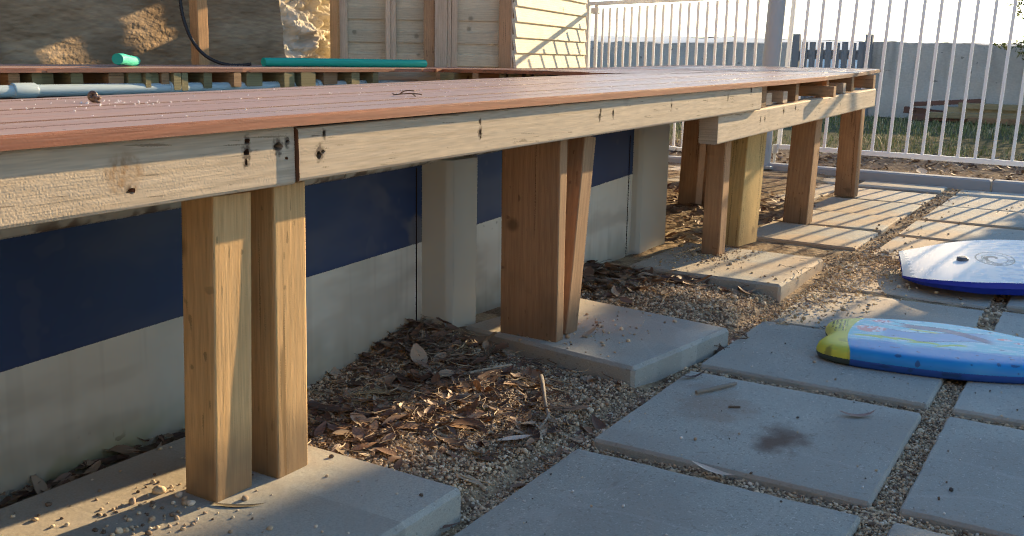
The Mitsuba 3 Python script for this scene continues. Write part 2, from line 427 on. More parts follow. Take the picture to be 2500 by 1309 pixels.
gx, gy = axis_pts(-2.6, 1.4, .035, 900), axis_pts(.2, 9.5, .035, 900)
GX, GY = np.meshgrid(gx, gy); GZ = Hg(GX, GY); n1, n2 = GX.shape
idx = np.arange(n1 * n2).reshape(n1, n2)
quads = np.stack([idx[:-1, :-1], idx[:-1, 1:], idx[1:, 1:], idx[1:, :-1]], -1).reshape(-1, 4)
put('ground', (np.c_[GX.ravel(), GY.ravel(), GZ.ravel()], quads), 'soil', smooth=True, label='bare brown earth under and around the pavers, running back to the lawn', kind='structure')


def slab_mesh(x0, x1, y0, y1, z, th, c, seed, tilt=.003, rot=.004):
    R = np.random.default_rng(seed); m = tm(cbox((-(x1 - x0) / 2, -(y1 - y0) / 2, -th), ((x1 - x0) / 2, (y1 - y0) / 2, 0), c))
    if th < .06 and y0 > .5:
        m = tm(cbox((-(x1 - x0) / 2, -(y1 - y0) / 2, -th), ((x1 - x0) / 2, (y1 - y0) / 2, 0), c).refine_to_length(.03 if y1 < 3.9 and x0 < .35 else .09))
        v = np.array(m.vertices); n_ = meshkit.fbm(np.c_[v[:, :2] * 34 + seed * 7.3, v[:, 2:] * 20], 3, seed); big = meshkit.noise(np.c_[v[:, :2] * 7 + seed * 3.1, 0 * v[:, 0]], seed)
        d = np.minimum((x1 - x0) / 2 - abs(v[:, 0]), (y1 - y0) / 2 - abs(v[:, 1])); e_ = np.clip(1 - d / .012, 0, 1) * (n_ * .006 + .014 * np.clip(big - .74, 0, 1))
        v[:, 0] -= np.sign(v[:, 0]) * e_ * .7 * (abs(v[:, 0]) > (x1 - x0) / 2 - .012); v[:, 1] -= np.sign(v[:, 1]) * e_ * .7 * (abs(v[:, 1]) > (y1 - y0) / 2 - .012); v[:, 2] -= e_ * (v[:, 2] > -.01) * .8
        m = trimesh.Trimesh(v, m.faces, process=False)
    a, b, g = R.normal(0, tilt), R.normal(0, tilt), R.normal(0, rot)
    m.apply_transform(trimesh.transformations.euler_matrix(a, b, g)); m.apply_translation([(x0 + x1) / 2, (y0 + y1) / 2, z])
    return m


rows0 = [(-.65, -.06), (-.02, .56), (.6, 1.17), (1.225, 1.838), (1.9, 2.5), (2.565, 3.14), (3.19, 3.775), (3.83, 4.42), (4.48, 5.1), (5.16, 5.72), (5.79, 6.42), (6.475, 7.05), (7.09, 7.46)]
rowsL = [(4.68, 5.2), (5.25, 5.765), (5.81, 6.43), (6.475, 7.05), (7.1, 7.47)]
rows1 = [(-.65, -.06), (-.02, .57), (.62, 1.2), (1.25, 1.85), (1.905, 2.515), (2.575, 3.16), (3.215, 3.8), (3.85, 4.45), (4.5, 5.1), (5.15, 5.75), (5.8, 6.4), (6.45, 7.05), (7.1, 7.46)]
pav = []
for (x0, x1, rows, skip) in ((-.938, -.335, rows0, 4), (-.285, .32, rows1, 99), (.37, .97, rows1, 99), (1.02, 1.6, rows1, 99), (-1.535, -.985, rowsL, 0), (-2.15, -1.59, rowsL[2:], 0), (-2.76, -2.2, rowsL[2:], 0), (-3.4, -2.82, rowsL[2:], 0)):
    for i, (y0, y1) in enumerate(rows):
        sh = .045 if (x0 == -.938 and y0 > 4.4) else 0.0
        dz = 0 if (y1 < 3.2 and x0 < 0) else rng.normal(0, .005)
        if y0 > 3.1 and y0 < 4.2 and x0 < -.9: dz = -.012
        put('patio__paver', slab_mesh(x0 + sh + rng.normal(0, .004) * (y0 > 3), x1 + sh, y0, y1, dz, .045, .006, 50 + len(pav), tilt=.0012 if y1 < 3.2 else .004), 'concrete'); pav.append(1)
tag('patio', 'grey square concrete pavers laid with gravel joints', None, None, 'structure')

SL = .045
for k, (x0, x1, y0, y1, z, lab, rot) in enumerate((
        (-1.60, -.972, .84, 1.445, SL, 'grey concrete footing slab in the foreground under the two front square posts', 0),
        (-1.613, -1.013, 2.292, 2.822, SL, 'raised concrete footing slab with thick bevelled edge under the wide brown post', -.145),
        (-1.60, -.995, 3.53, 4.14, SL - .01, 'sunlit concrete footing slab under the pair of posts, sand spread on it', .0))):
    m = slab_mesh(x0, x1, y0, y1, z, .075, .009, 300 + k, tilt=.0, rot=0)
    m.apply_transform(trimesh.transformations.rotation_matrix(rot, [0, 0, 1], [x1, y0, 0]))
    put('footing_slab', m, 'concrete', label=lab, cat='concrete slab')

# kerb of bluestone lengths behind the pavers
kp = [(-3.6, 7.62), (-2.62, 7.66), (-1.72, 7.63), (-.72, 7.58), (.25, 7.53), (1.3, 7.49)]
for a, b in zip(kp[:-1], kp[1:]):
    M, L = frame((a[0], a[1], .0), (b[0], b[1], .0)); m = tm(cbox((.004, -.055, -.08), (L - .004, .055, .058), .012)); m.apply_transform(M)
    put('kerb__kerb_stone', m, 'kerb_stone')
tag('kerb', 'low blue grey stone edging along the back of the pavers', None, None, 'structure')

# ---------------------------------------------------------------- deck
outer = [(-1.222, -.6), (-1.222, 4.2), (-1.235, 4.9), (-1.265, 5.6), (-1.30, 6.2), (-1.335, 6.66), (-2.4, 6.7), (-3.9, 6.62), (-5.0, 5.9), (-5.1, 4.6), (-5.15, 3.0), (-5.2, -.6)]
inner = [(-2.0, -.3), (-2.0, 1.23), (-2.025, 1.8), (-2.08, 2.5), (-2.15, 3.7), (-2.13, 4.25), (-2.35, 4.6), (-2.85, 4.75), (-3.4, 5.0), (-3.75, 5.2), (-3.88, 4.95), (-3.93, 4.3), (-4.02, 3.2), (-4.1, 2.2), (-4.12, -.3)]
deck = sg.Polygon(outer, [inner])
mitre_a, mitre_b = (-2.13, 4.27), (-1.335, 6.66)
near_zone = sg.Polygon([(-1, -1), (-1.2, 6.9), mitre_b, mitre_a, (-2.2, 4.27), (-2.2, -1)])
far_zone = sg.Polygon([(-3.72, -1), (-3.72, 5.25), (-5.3, 6.4), (-6, 6), (-6, -1)])
end_zone = sg.Polygon([(-1.0, 7), mitre_b, mitre_a, (-2.2, 4.27), (-3.72, 5.25), (-5.3, 6.4), (-5.3, 7.2)]).difference(near_zone).difference(far_zone)


def board(poly, key, bsdf='merbau', axis='y', th=.02):
    if poly.is_empty or poly.area < .002: return
    for g in getattr(poly, 'geoms', [poly]):
        if g.geom_type != 'Polygon' or g.area < .002: continue
        a, b = np.array(g.exterior.coords)[:-1], None
        ins = g.buffer(-.003)
        if ins.is_empty or ins.geom_type != 'Polygon': continue
        cs = lambda q, z0, z1: m3.Manifold.extrude(m3.CrossSection([np.array(sg.polygon.orient(q).exterior.coords)[:-1].tolist()]), z1 - z0).translate([0, 0, z0])
        s = nid()
        man = cs(g, -th, -.004) + cs(g.buffer(-.0012), -.0045, -.0015) + cs(ins, -.002, 0)
        m = tm(man.refine_to_length(.22)); v = np.array(m.vertices)
        m2 = trimesh.Trimesh(v if axis == 'x' else v[:, [1, 0, 2]] * [1, -1, 1], m.faces, process=False)
        mm, uv = uvbox(m2, s); w = np.array(mm.vertices)
        w = w if axis == 'x' else w[:, [1, 0, 2]] * [-1, 1, 1]
        w[:, 2] += Zd(w[:, 0], w[:, 1]) + np.random.default_rng(s).normal(0, .0006)
        put(key, trimesh.Trimesh(w, mm.faces, process=False), bsdf, uv=uv)


bw = .0905
x = -1.222 + .05
edge_curve = 1
k = 0
while x > -2.25:
    x0 = x - bw if k else -1.0 - .0; x1 = x
    strip = sg.box(-1.222 - (k + 1) * bw + .0013, -1, -1.222 - k * bw - .0013 if k else -1.0, 8)
    board(deck.intersection(near_zone).intersection(strip), 'deck__board'); k += 1; x = -1.222 - k * bw
for k in range(24):
    y1 = 6.72 - k * bw
    board(deck.intersection(end_zone).intersection(sg.box(-6, y1 - bw + .0026, 0, y1)), 'deck__board', axis='x')
for k in range(16):
    x1 = -3.7 - k * bw
    board(deck.intersection(far_zone).intersection(sg.box(x1 - bw + .004, -1, x1, 8)), 'deck__board')
tag('deck', 'low timber pool deck with red brown boards on pale pine beams and mismatched posts', 'deck')


def hole(y, z, x, r, sy=1.0, sz=1.0, deep=.02, seed=0):
    R = np.random.default_rng(seed); a = np.arange(9) * 2 * np.pi / 9; rr = r * (1 + R.uniform(-.45, .35, 9))
    o = [[x + .01, y + sy * q * math.cos(t), z + sz * q * math.sin(t)] for q, t in zip(rr * 1.15, a)]
    i = [[x - deep, y + .5 * sy * q * math.cos(t), z + .5 * sz * q * math.sin(t)] for q, t in zip(rr, a)]
    return hull(o + i)


X1, X2, X3 = -1.2425, -1.235, -1.255
h1 = [hole(1.191, .687, X1, .005, 1.4, .9, seed=1), hole(1.190, .668, X1, .0075, 1, 1, seed=2), hole(1.188, .652, X1, .005, .8, 1.5, .012, seed=3), hole(1.262, .674, X1, .0075, 1.5, .9, seed=4), hole(1.285, .681, X1, .004, 1.4, .8, seed=5), hole(1.283, .652, X1, .004, 1, 1, seed=6), hole(.957, .628, X1, .006, 1.6, .8, .012, seed=7)]
h2 = [hole(1.372, .690, X2, .0045, .7, 1.5, seed=8), hole(1.358, .653, X2, .0065, 1, 1.1, seed=9), hole(1.368, .658, X2, .0045, 1.3, .8, seed=10), hole(1.889, .689, X2, .0035, .9, 1.7, seed=11), hole(1.890, .666, X2, .006, .9, 1.4, seed=12), hole(1.891, .653, X2, .003, 1, 1.2, seed=13),
      hole(2.498, .690, X2, .003, .8, 2.2, seed=14), hole(2.494, .678, X2, .005, .9, 1.5, seed=15), hole(2.494, .664, X2, .003, .8, 1.6, seed=16), hole(2.578, .684, X2, .005, 1.0, 1.5, seed=17), hole(2.58, .669, X2, .003, .8, 1.6, seed=18), hole(3.005, .708, X2, .003, .8, 2.6, seed=19), hole(3.006, .69, X2, .004, .9, 1.6, seed=20),
      hole(3.003, .674, X2, .0025, .8, 2.0, seed=21), hole(3.538, .712, X2, .003, .9, 2.8, seed=22), hole(3.535, .692, X2, .0025, .9, 1.8, seed=23), hole(3.80, .725, X2, .006, 1.2, 1.3, seed=24)]
h3 = [hole(4.00, .600, X3, .006, 1, 1.2, seed=25), hole(4.06, .602, X3, .006, 1, 1.3, seed=26), hole(4.32, .625, X3, .008, 1.5, .8, seed=27), hole(4.50, .632, X3, .007, 1.0, 1.5, seed=28), hole(5.1, .654, X3, .005, 1, 1.3, seed=29), hole(5.2, .625, X3, .005, 1, 1.3, seed=30)]
fb = lambda y: float(np.interp(y, [-.6, 0.76, 1.305, 1.98, 3.0, 3.5, 3.94], [.578, .594, .606, .613, .622, .637, .652]))
ft = lambda y: float(Zd(-1.25, y)) - .0215


def beam(key, xf, th, y0, y1, b0, t0, b1, t1, cuts, label=None):
    h = ((t0 - b0) + (t1 - b1)) / 2
    p0 = (xf - th / 2, y0, (b0 + t0) / 2); p1 = (xf - th / 2, y1, (b1 + t1) / 2)
    return timber(key, p0, p1, th, h, 'fascia_wood', r=.006, jit=.0015, step=.08, cuts=cuts, **({'label': label} if label else {}))


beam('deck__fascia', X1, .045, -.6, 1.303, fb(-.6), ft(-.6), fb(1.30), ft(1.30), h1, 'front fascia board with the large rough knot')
beam('deck__fascia', X2, .045, 1.306, 3.935, .605, ft(1.306), .647, ft(3.935), h2, 'long pale fascia board with rusty nail holes')
beam('deck__bearer', X3, .072, 3.505, 6.17, .533, .632, .581, .690, h3, 'pale bearer set lower than the fascia at the far end')
# bearers hidden further in carry the deck's inner half
timber('deck__bearer', (-1.95, .2, .64), (-1.95, 5.2, .68), .07, .09, 'brown_wood')
# joists across the near run
for y in (.85, 1.75, 2.2, 2.65, 3.1, 3.55):
    z = float(Zd(-1.6, y)) - .0215 - .045
    timber('deck__joist', (-1.283, y, z), (-1.9, y, z), .045, .09, 'brown_wood')
for y, w in ((4.045, .07), (4.535, .045), (5.067, .04), (5.60, .045), (6.14, .05)):
    z1 = float(Zd(-1.35, y)) - .0215; z0 = .650 + (y - 4.04) * .0192; z = (z1 + z0) / 2
    timber('deck__joist', (-1.262, y, z), (-2.05, y + .02, z), w, z1 - z0 - .001, 'brown_wood')
for y, w, h, xo, xi, bs in ((4.165, .075, .05, -1.275, -1.5, 'stud_wood'), (4.375, .065, .05, -1.268, -1.5, 'stud_wood'), (4.985, .045, .052, -1.205, -1.75, 'brown_wood'), (5.42, .06, .052, -1.262, -1.5, 'stud_wood')):
    z0 = .650 + (y - 4.04) * .0192 + .001
    timber('deck__packing_block', (xo, y, z0 + h / 2), (xi, y, z0 + h / 2), w, h, bs)
timber('deck__joist', (-2.1, 6.52, .71), (-1.36, 6.50, .735), .045, .09, 'brown_wood')
timber('deck__end_board', (-3.85, 6.60, .60), (-2.0, 6.60, .60), .03, .30, 'brown_wood')  # added out of sight to keep the low sun from under the deck

# posts (front right corner at foot, at head)
post('deck__post', (-1.299, 1.146, SL), (-1.2865, 1.153, .5945), .080, .088, 'post_wood', label='front square post, sun on its side face')
post('deck__post', (-1.281, 1.281, SL), (-1.2775, 1.285, .6005), .078, .082, 'post_wood', label='square post standing just behind the front post')
post('deck__post', (-1.291, 2.38, SL), (-1.294, 2.38, .612), .188, .042, 'brown_wood', label='wide brown plank post on the middle slab')
post('deck__post', (-1.303, 2.458, SL), (-1.298, 2.533, .613), .10, .072, 'brown_wood', label='leaning brown post propped beside the wide plank post')
post('deck__post', (-1.369, 3.915, SL - .01), (-1.365, 3.915, .5385), .078, .075, 'brown_wood', label='narrow brown post of the pair under the low bearer')
post('deck__post', (-1.362, 4.135, SL - .01), (-1.352, 4.165, .5435), .085, .26, 'yellow_wood', label='wide yellow post of the pair under the low bearer')
post('deck__post', (-1.35, 5.187, 0), (-1.332, 5.187, .5615), .125, .115, 'brown_wood', label='thick brown post on the pavers, second from the far end')
post('deck__post', (-1.391, 6.446, 0), (-1.385, 6.44, .583), .125, .10, 'brown_wood', label='brown post at the far end of the deck')
post('deck__post', (-2.03, 5.36, -.02), (-2.03, 5.42, .66), .11, .10, 'brown_wood', label='leaning inner post in the dark under the deck')
post('deck__post', (-1.97, 5.52, -.02), (-1.95, 5.54, .66), .19, .09, 'brown_wood')
timber('deck__packing_block', (-1.66, 4.33, .59), (-1.45, 4.38, .61), .06, .045, 'brown_wood')

# far run: joist ends and front trim seen across the water
J = [(-4.094, 2.573, 2.626), (-4.08, 2.674, 2.723), (-4.072, 2.73, 2.79), (-4.058, 2.849, 2.911), (-4.033, 3.043, 3.125), (-4.022, 3.14, 3.214), (-4.014, 3.221, 3.25), (-4.008, 3.262, 3.31), (-4.003, 3.317, 3.363), (-3.997, 3.374, 3.417), (-3.992, 3.423, 3.462), (-3.978, 3.558, 3.611), (-3.962, 3.733, 3.782), (-3.952, 3.835, 3.947), (-3.932, 4.075, 4.151), (-3.922, 4.192, 4.306), (-3.907, 4.389, 4.504), (-3.9, 4.60, 4.67), (-3.89, 4.78, 4.83)]
R5 = np.random.default_rng(11)
for i, (xx, a, b) in enumerate(J):
    h = .075 + R5.uniform(-.008, .014); z = .728 - h / 2; bk = R5.uniform(.0, .03) * (i % 3 != 0)
    timber('deck__joist', (xx - .012 - bk, (a + b) / 2, z), (xx - .9, (a + b) / 2 + .02, z), max(.03, b - a), h, 'green_pine' if i % 4 else 'brown_wood', r=.007)
for i, (x0, x1, y) in enumerate(((-3.70, -3.66, 5.14), (-3.64, -3.57, 5.10), (-3.55, -3.51, 5.06), (-3.30, -3.26, 4.95), (-3.05, -3.01, 4.85), (-2.98, -2.91, 4.83), (-2.89, -2.865, 4.79), (-2.83, -2.80, 4.77), (-2.77, -2.69, 4.76), (-2.54, -2.515, 4.70))):
    z1 = float(Zd((x0 + x1) / 2, y)) - .0215
    timber('deck__joist', ((x0 + x1) / 2, y + .012, z1 - .034), ((x0 + x1) / 2 - .05, y + .8, z1 - .034), x1 - x0, .068, 'green_pine' if i % 3 else 'brown_wood')

# ---------------------------------------------------------------- pool
wall = [(-1.66, -.6), (-1.685, 1.2), (-1.70, 2.45), (-1.755, 4.0), (-1.86, 4.45), (-2.15, 4.85), (-2.7, 5.05), (-3.2, 4.95), (-3.7, 4.6), (-3.98, 4.2), (-4.06, 3.2), (-4.12, 2.0), (-4.15, -.6)]


def strip(path, z0, z1, n=0.12):
    ls = sg.LineString(path); s = np.arange(0, ls.length, n); q = np.array([ls.interpolate(t).coords[0] for t in np.r_[s, ls.length]])
    A = np.c_[q, [z0(*w) if callable(z0) else z0 for w in q]]; B = np.c_[q, [z1(*w) if callable(z1) else z1 for w in q]]; k = len(q)
    V = np.vstack([A, B]); F = [[i, i + 1, k + i + 1, k + i] for i in range(k - 1)]
    return V, np.array(F)


band = lambda x, y: .222 + .034 * min(y, 4.2)
topz = lambda x, y: .478 + .022 * min(max(y, 0), 4.2)
for i, (a, b) in enumerate(((0, 2), (2, 3), (3, 8), (8, 13))):
    seg = wall[a:b + 1] if b < 13 else wall[a:]
    put('pool__wall_panel', strip(seg, -.06, band), 'pool_cream')
    put('pool__blue_band', strip(seg, lambda x, y: band(x, y) + .0005, lambda x, y: topz(x, y) + .07), 'pool_blue')


def upright(key, x, y0, y1, h, dep=.085):
    # a folded steel cover: it slopes out of the wall, then a flat face with rounded corners
    prof = sg.Polygon([(-.06, y0), (dep - .015, y0 + .045), (dep, y0 + .062), (dep, y1 - .04), (dep - .02, y1 - .015), (-.06, y1)]).buffer(-.018).buffer(.018)
    m = trimesh.creation.extrude_polygon(prof, h + .06, engine='earcut'); m.apply_translation([x, 0, -.05]); return put(key, m, 'upright_cream', smooth=25)


upright('pool__upright', -1.70, 2.275, 2.50, .53)
for yy in (2.268, 3.822):
    xx = -1.696 if yy < 3 else -1.747; put('pool__seam', tm(cbox((xx - .004, yy - .0008, -.05), (xx + .0015, yy + .0008, .52), .001)), 'black_void')
upright('pool__upright', -1.765, 3.83, 4.21, .56, .05)
upright('pool__upright', -1.675, .60, .80, .5)
# top rails: cream coping under the near deck, pale blue pipe across the water
q = np.array([(-1.662, -.6, .52), (-1.677, .6, .53), (-1.69, 1.9, .558), (-1.70, 3.0, .583), (-1.745, 4.0, .60)])
for a, b in zip(q[:-1], q[1:]):
    timber('pool__top_rail', a + [0, .002, 0], b - [0, .002, 0], .10, .07, 'rail_cream', r=.02, jit=0)
ry = [-.6, 1.35, 2.62, 3.42, 4.42, 5.3]
rx = [-4.13, -4.11, -4.075, -4.045, -3.99, -3.95]
for i in range(5):
    a, b = np.array((rx[i], ry[i], .652)), np.array((rx[i + 1], ry[i + 1], .652)); d = (b - a) / np.linalg.norm(b - a)
    put('pool__top_rail', tube(np.linspace(a + d * .02, b - d * .02, 6), .027, 14), 'coping_blue', smooth=50)
for i in (2, 3, 4):
    a = np.array((rx[i], ry[i], .654)); put('pool__rail_joiner', tube([a - [0, .055, 0], a - [0, .05, 0], a + [0, .05, 0], a + [0, .055, 0]], [.029, .033, .033, .029], 16), 'coping_blue', smooth=40)
tag('pool', 'above ground pool with cream steel wall, dark blue band and pale blue top rail', 'swimming pool')
wp = sg.Polygon([(p[0] - .02 if p[0] > -3 else p[0] + .03, p[1]) for p in wall]).buffer(-.02)
wm = tm(m3.Manifold.extrude(m3.CrossSection([np.array(sg.polygon.orient(wp).exterior.coords)[:-1].tolist()]), .5)); wm.apply_translation([0, 0, .08])
put('pool_water', wm, 'water', label='dark still pool water seen between deck edge and far rail', kind='structure')

# ---------------------------------------------------------------- fences
def metal_bar(key, p0, p1, w, d, bsdf='white_metal'):
    M, L = frame(p0, p1, (0, 1, 0) if abs(p1[2] - p0[2]) > .5 else (0, 0, 1)); m = tm(cbox((0, -w / 2, -d / 2), (L, w / 2, d / 2), .002)); m.apply_transform(M)
    return put(key, m, bsdf)


GY0, GT = 7.72, 1.37
gb = lambda x: .165 + .010 * (-.547 - x)
metal_bar('pool_gate__bottom_rail', (-2.285, GY0, gb(-2.285)), (1.35, GY0, gb(1.35)), .036, .036)
metal_bar('pool_gate__top_rail', (-2.21, GY0, GT), (1.40, GY0, GT), .036, .036)
metal_bar('pool_gate__stile', (-2.262, GY0, gb(-2.25) + .019), (-2.215, GY0, GT - .019), .03, .03)
for i in range(31):
    x = -2.148 + .117 * i
    if x > 1.3: break
    j = rng.normal(0, .0025, 2); metal_bar('pool_gate__bar', (x + j[0], GY0, gb(x) + .019), (x + .044 + j[1], GY0, GT - .019), .021, .021)
m = tm(cbox((-2.30, GY0 - .045, .13), (-2.262, GY0 - .005, .20), .004)); put('pool_gate__hinge', m, 'hinge_metal')
metal_bar('pool_gate__hinge_pin', (-2.285, GY0 - .025, .03), (-2.285, GY0 - .025, .13), .016, .016, 'hinge_metal')
tag('pool_gate', 'white tubular metal pool gate right of the steel pole, bars leaning slightly', 'gate')
put('shade_pole__pole', tube([(-2.362, 7.62, .0), (-2.355, 7.62, .3), (-2.262, 7.62, 2.7)], .066, 28), 'galv_steel', smooth=40)
put('shade_pole__base_plate', tm(cbox((-2.46, 7.53, .02), (-2.26, 7.71, .042), .003)), 'galv_steel')
tag('shade_pole', 'thick blue grey steel pole between the two fence panels', 'pole')
F0, FD = np.array([-2.44, 7.74, 0]), np.array([math.cos(math.radians(148)), math.sin(math.radians(148)), 0])
fp = lambda s, z: (F0 + FD * s + [0, 0, z]).tolist()
metal_bar('pool_fence__bottom_rail', fp(0, .060), fp(2.62, .050), .036, .036)
metal_bar('pool_fence__top_rail', fp(0, 1.335), fp(2.74, 1.372), .036, .036)
for i in range(20):
    s = .10 + i * .127
    metal_bar('pool_fence__bar', fp(s, .079), fp(s - .012, 1.318), .020, .020)
metal_bar('pool_fence__end_post', fp(2.66, .0), fp(2.67, 1.42), .05, .05)
metal_bar('pool_fence__latch_post', fp(2.50, .079), fp(2.50, 1.35), .03, .03)
m = tm(cbox((-.04, -.03, 0), (.04, .03, .06), .006)); m.apply_translation(fp(2.52, 1.27)); put('pool_fence__latch', m, 'white_metal')
tag('pool_fence', 'white tubular metal pool fence left of the steel pole, running back to the shed', 'fence')

# ---------------------------------------------------------------- boundary wall, picket gate, planks, shrub, hill
def lumpy_wall(x0, x1, y, h0, h1, th, seed):
    n, k = max(3, int((x1 - x0) / .12)), 12; xs = np.linspace(x0, x1, n); V = []
    prof = [(0, j / k) for j in range(k + 1)] + [(.25, 1.0), (.6, 1.01), (1, 1.0), (1, 0)]
    for xx in xs:
        h = h0 + (h1 - h0) * (xx - x0) / (x1 - x0)
        for a, b in prof: V.append((xx, y + a * th, -.1 + (h + .1) * b))
    V = np.array(V); V += (meshkit.fbm(V * [3, 3, 3], 4, seed)[:, None] - .5) * [0, .07, 0]
    top = V[:, 2] > .9; V[top, 2] += .06 * (meshkit.fbm(V[top] * [4, 0, 0], 3, seed + 4) - .5)
    m = len(prof); F = [[i * m + j, (i + 1) * m + j, (i + 1) * m + j + 1, i * m + j + 1] for i in range(n - 1) for j in range(m - 1)]
    F += [[0, j, j + 1, j + 1] for j in range(1, m - 1)] + [[(n - 1) * m, (n - 1) * m + j + 1, (n - 1) * m + j, (n - 1) * m + j] for j in range(1, m - 1)]
    return V, np.array(F)


put('boundary_wall', lumpy_wall(-16, -4.36, 15.3, 1.09, 1.11, .3, 3), 'render_wall', smooth=40, label='rough grey rendered wall left of the small picket gate', cat='wall')
put('boundary_wall', lumpy_wall(-3.2, 7, 15.3, 1.135, .97, .3, 8), 'render_wall', smooth=40, label='rough grey rendered wall right of the small picket gate', cat='wall')
for x in (-4.30, -3.25): post('picket_gate__post', (x + .05, 15.2, 0), (x + .05, 15.2, 1.245), .10, .10, 'grey_paint')
for i in range(8):
    x = -4.19 + i * .118; timber('picket_gate__picket', (x, 15.3, .10), (x, 15.3, 1.13 + .01 * math.sin(i * 3)), .022, .088, 'grey_paint', up=(1, 0, 0), r=.006)
for z in (.35, .95): timber('picket_gate__rail', (-4.24, 15.33, z), (-3.31, 15.33, z), .03, .14, 'grey_paint')
tag('picket_gate', 'small dark grey picket gate in the opening of the rendered wall', 'gate')
PL = [(-2.62, -1.55, 14.90, .10, .02, .16, .05, 'red_paint_wood', 'red brown plank at the left end of the timber pile'), (-2.50, -1.2, 14.72, .02, .03, .14, .045, 'red_paint_wood', 'lower red brown plank lying on the grass under the pile'),
      (-2.52, -1.6, 14.80, .17, .24, .15, .035, 'red_paint_wood', 'dark red plank slanting up on top of the timber pile'), (-2.25, -.3, 14.62, .06, .08, .12, .045, 'dull_wood', 'yellowish plank at the front of the timber pile'),
      (-2.05, .1, 14.78, .125, .125, .14, .045, 'dull_wood', 'pale greenish plank in the middle of the timber pile'), (-1.9, .2, 14.70, .18, .165, .12, .045, 'dull_wood', 'pale yellow plank on top of the timber pile'),
      (-1.75, .4, 14.56, .02, .02, .12, .045, 'brown_wood', 'brown plank lowest at the right of the timber pile')]
for x0, x1, y, z0, z1, w, h, bs, lab in PL:
    timber('timber_plank', (x0, y, z0 * 1.15 + .09), (x1, y - .05, z1 * 1.15 + .09), w, h * 1.7, bs, label=lab, cat='plank')

Rh = np.random.default_rng(5); hx = np.linspace(-300, 200, 260); V = []
for j, (yy, zz) in enumerate(((130, 0), (138, 2.6), (150, 3.6), (175, 4.3), (215, 4.8), (300, 0))):
    for xx in hx: V.append((xx, yy, zz + (zz > 0) * (2.2 * (meshkit.fbm(np.array([xx * .03, yy * .03, 0]), 4, 2) - .5) + .9 * (meshkit.fbm(np.array([xx * .25, yy, 0]), 3, 6) - .5) - .006 * xx)))
nx = len(hx); F = [[j * nx + i, j * nx + i + 1, (j + 1) * nx + i + 1, (j + 1) * nx + i] for j in range(5) for i in range(nx - 1)]
put('hill', (np.array(V), np.array(F)), 'stone_hill', smooth=True, label='low pale ridge on the skyline beyond the wall', kind='structure')


def leaf_cloud(clusters, L, W, seed, cols, droop=.3, flat=False):
    R = np.random.default_rng(seed); P = []
    for cx, cy, cz, rx_, ry_, rz_, n in clusters:
        d = R.normal(size=(n, 3)); d /= np.linalg.norm(d, axis=1)[:, None]; d *= (R.uniform(0, 1, (n, 1)) ** .45)
        P.append(d * [rx_, ry_, rz_] + [cx, cy, cz])
    P = np.vstack(P); n = len(P)
    a = R.normal(size=(n, 3)); a[:, 2] -= droop; a /= np.linalg.norm(a, axis=1)[:, None]
    b = np.cross(a, R.normal(size=(n, 3))); b /= np.linalg.norm(b, axis=1)[:, None]
    s = R.uniform(.6, 1.25, (n, 1)); A, B = a * L * s, b * W * s
    V = np.stack([P - A / 2, P + B / 2, P + A / 2, P - B / 2], 1).reshape(-1, 3); i = np.arange(n)[:, None] * 4
    F = np.vstack([i + [0, 1, 2], i + [0, 2, 3]])
    c = np.array(cols)[R.integers(0, len(cols), n)] * R.uniform(.7, 1.3, (n, 1))
    return (V, F), np.repeat(c, 4, axis=0)


def limbs(base, tips, r0, seed):
    R = np.random.default_rng(seed); ms = []
    for k, t in enumerate(tips):
        b, t = np.array(base, float), np.array(t, float); q = spline([b, b + (t - b) * [.25, .25, .45] + R.normal(0, .06, 3), b + (t - b) * [.65, .65, .78] + R.normal(0, .08, 3), t], 14)
        ms.append(tube(q, np.linspace(r0, r0 * .12, 14), 8))
    return join(ms)


GREEN = [(.05, .075, .03), (.07, .09, .035), (.045, .06, .03), (.09, .10, .05)]
cl = [(-.10, 14.2, 1.35, .62, .5, .55, 900), (-.75, 14.3, 1.7, .62, .4, .55, 900), (-1.08, 14.4, 1.75, .35, .3, .42, 330), (-.85, 14.35, 1.05, .42, .35, .25, 420), (-1.32, 14.5, 1.10, .22, .2, .07, 50), (.5, 14.2, 1.5, .8, .5, .8, 1200), (-.55, 14.4, .75, .45, .3, .35, 420)]
mm_, cc_ = leaf_cloud(cl, .075, .032, 21, GREEN)
put('shrub__crown', mm_, 'foliage_mat', color=cc_)
put('shrub__stem', limbs((-.2, 14.4, 0), [(-.8, 14.3, 1.9), (-1.05, 14.4, 1.7), (.3, 14.2, 1.9), (-.3, 14.3, 1.7), (-1.3, 14.5, 1.12)], .035, 3), 'bark', smooth=40)
tag('shrub', 'small leafed green shrub against the wall at the right edge', 'shrub')

# ---------------------------------------------------------------- unfinished timber shed
C0 = np.array([-4.03, 6.583]); dA = np.array([.8553, .5181]); nA = np.array([.5181, -.8553]); AP = lambda px: C0 + dA * (px - 1247) * .003127
z0, z1 = .755, 2.45
R6 = np.random.default_rng(16)
for i in range(-8, 19):
    z = z0 + .045 + i * .086; a = AP(806) - nA * (.075 + .0), AP(1246) - nA * .075
    lap = .012 * (i % 2); spans = [(a[0], a[1])]
    if 1.36 < z < 1.66: spans = [(a[0], AP(864) - nA * .075), (AP(899) - nA * .075, AP(925) - nA * .075), (AP(1003) - nA * .075, a[1])]   # gaps put in above view so sun patches fall on the bank
    for q0, q1 in spans: timber('timber_shed__wall_board', (*(q0 - nA * lap), z), (*(q1 - nA * lap), z), .018, .093, 'board_pine', r=.004)


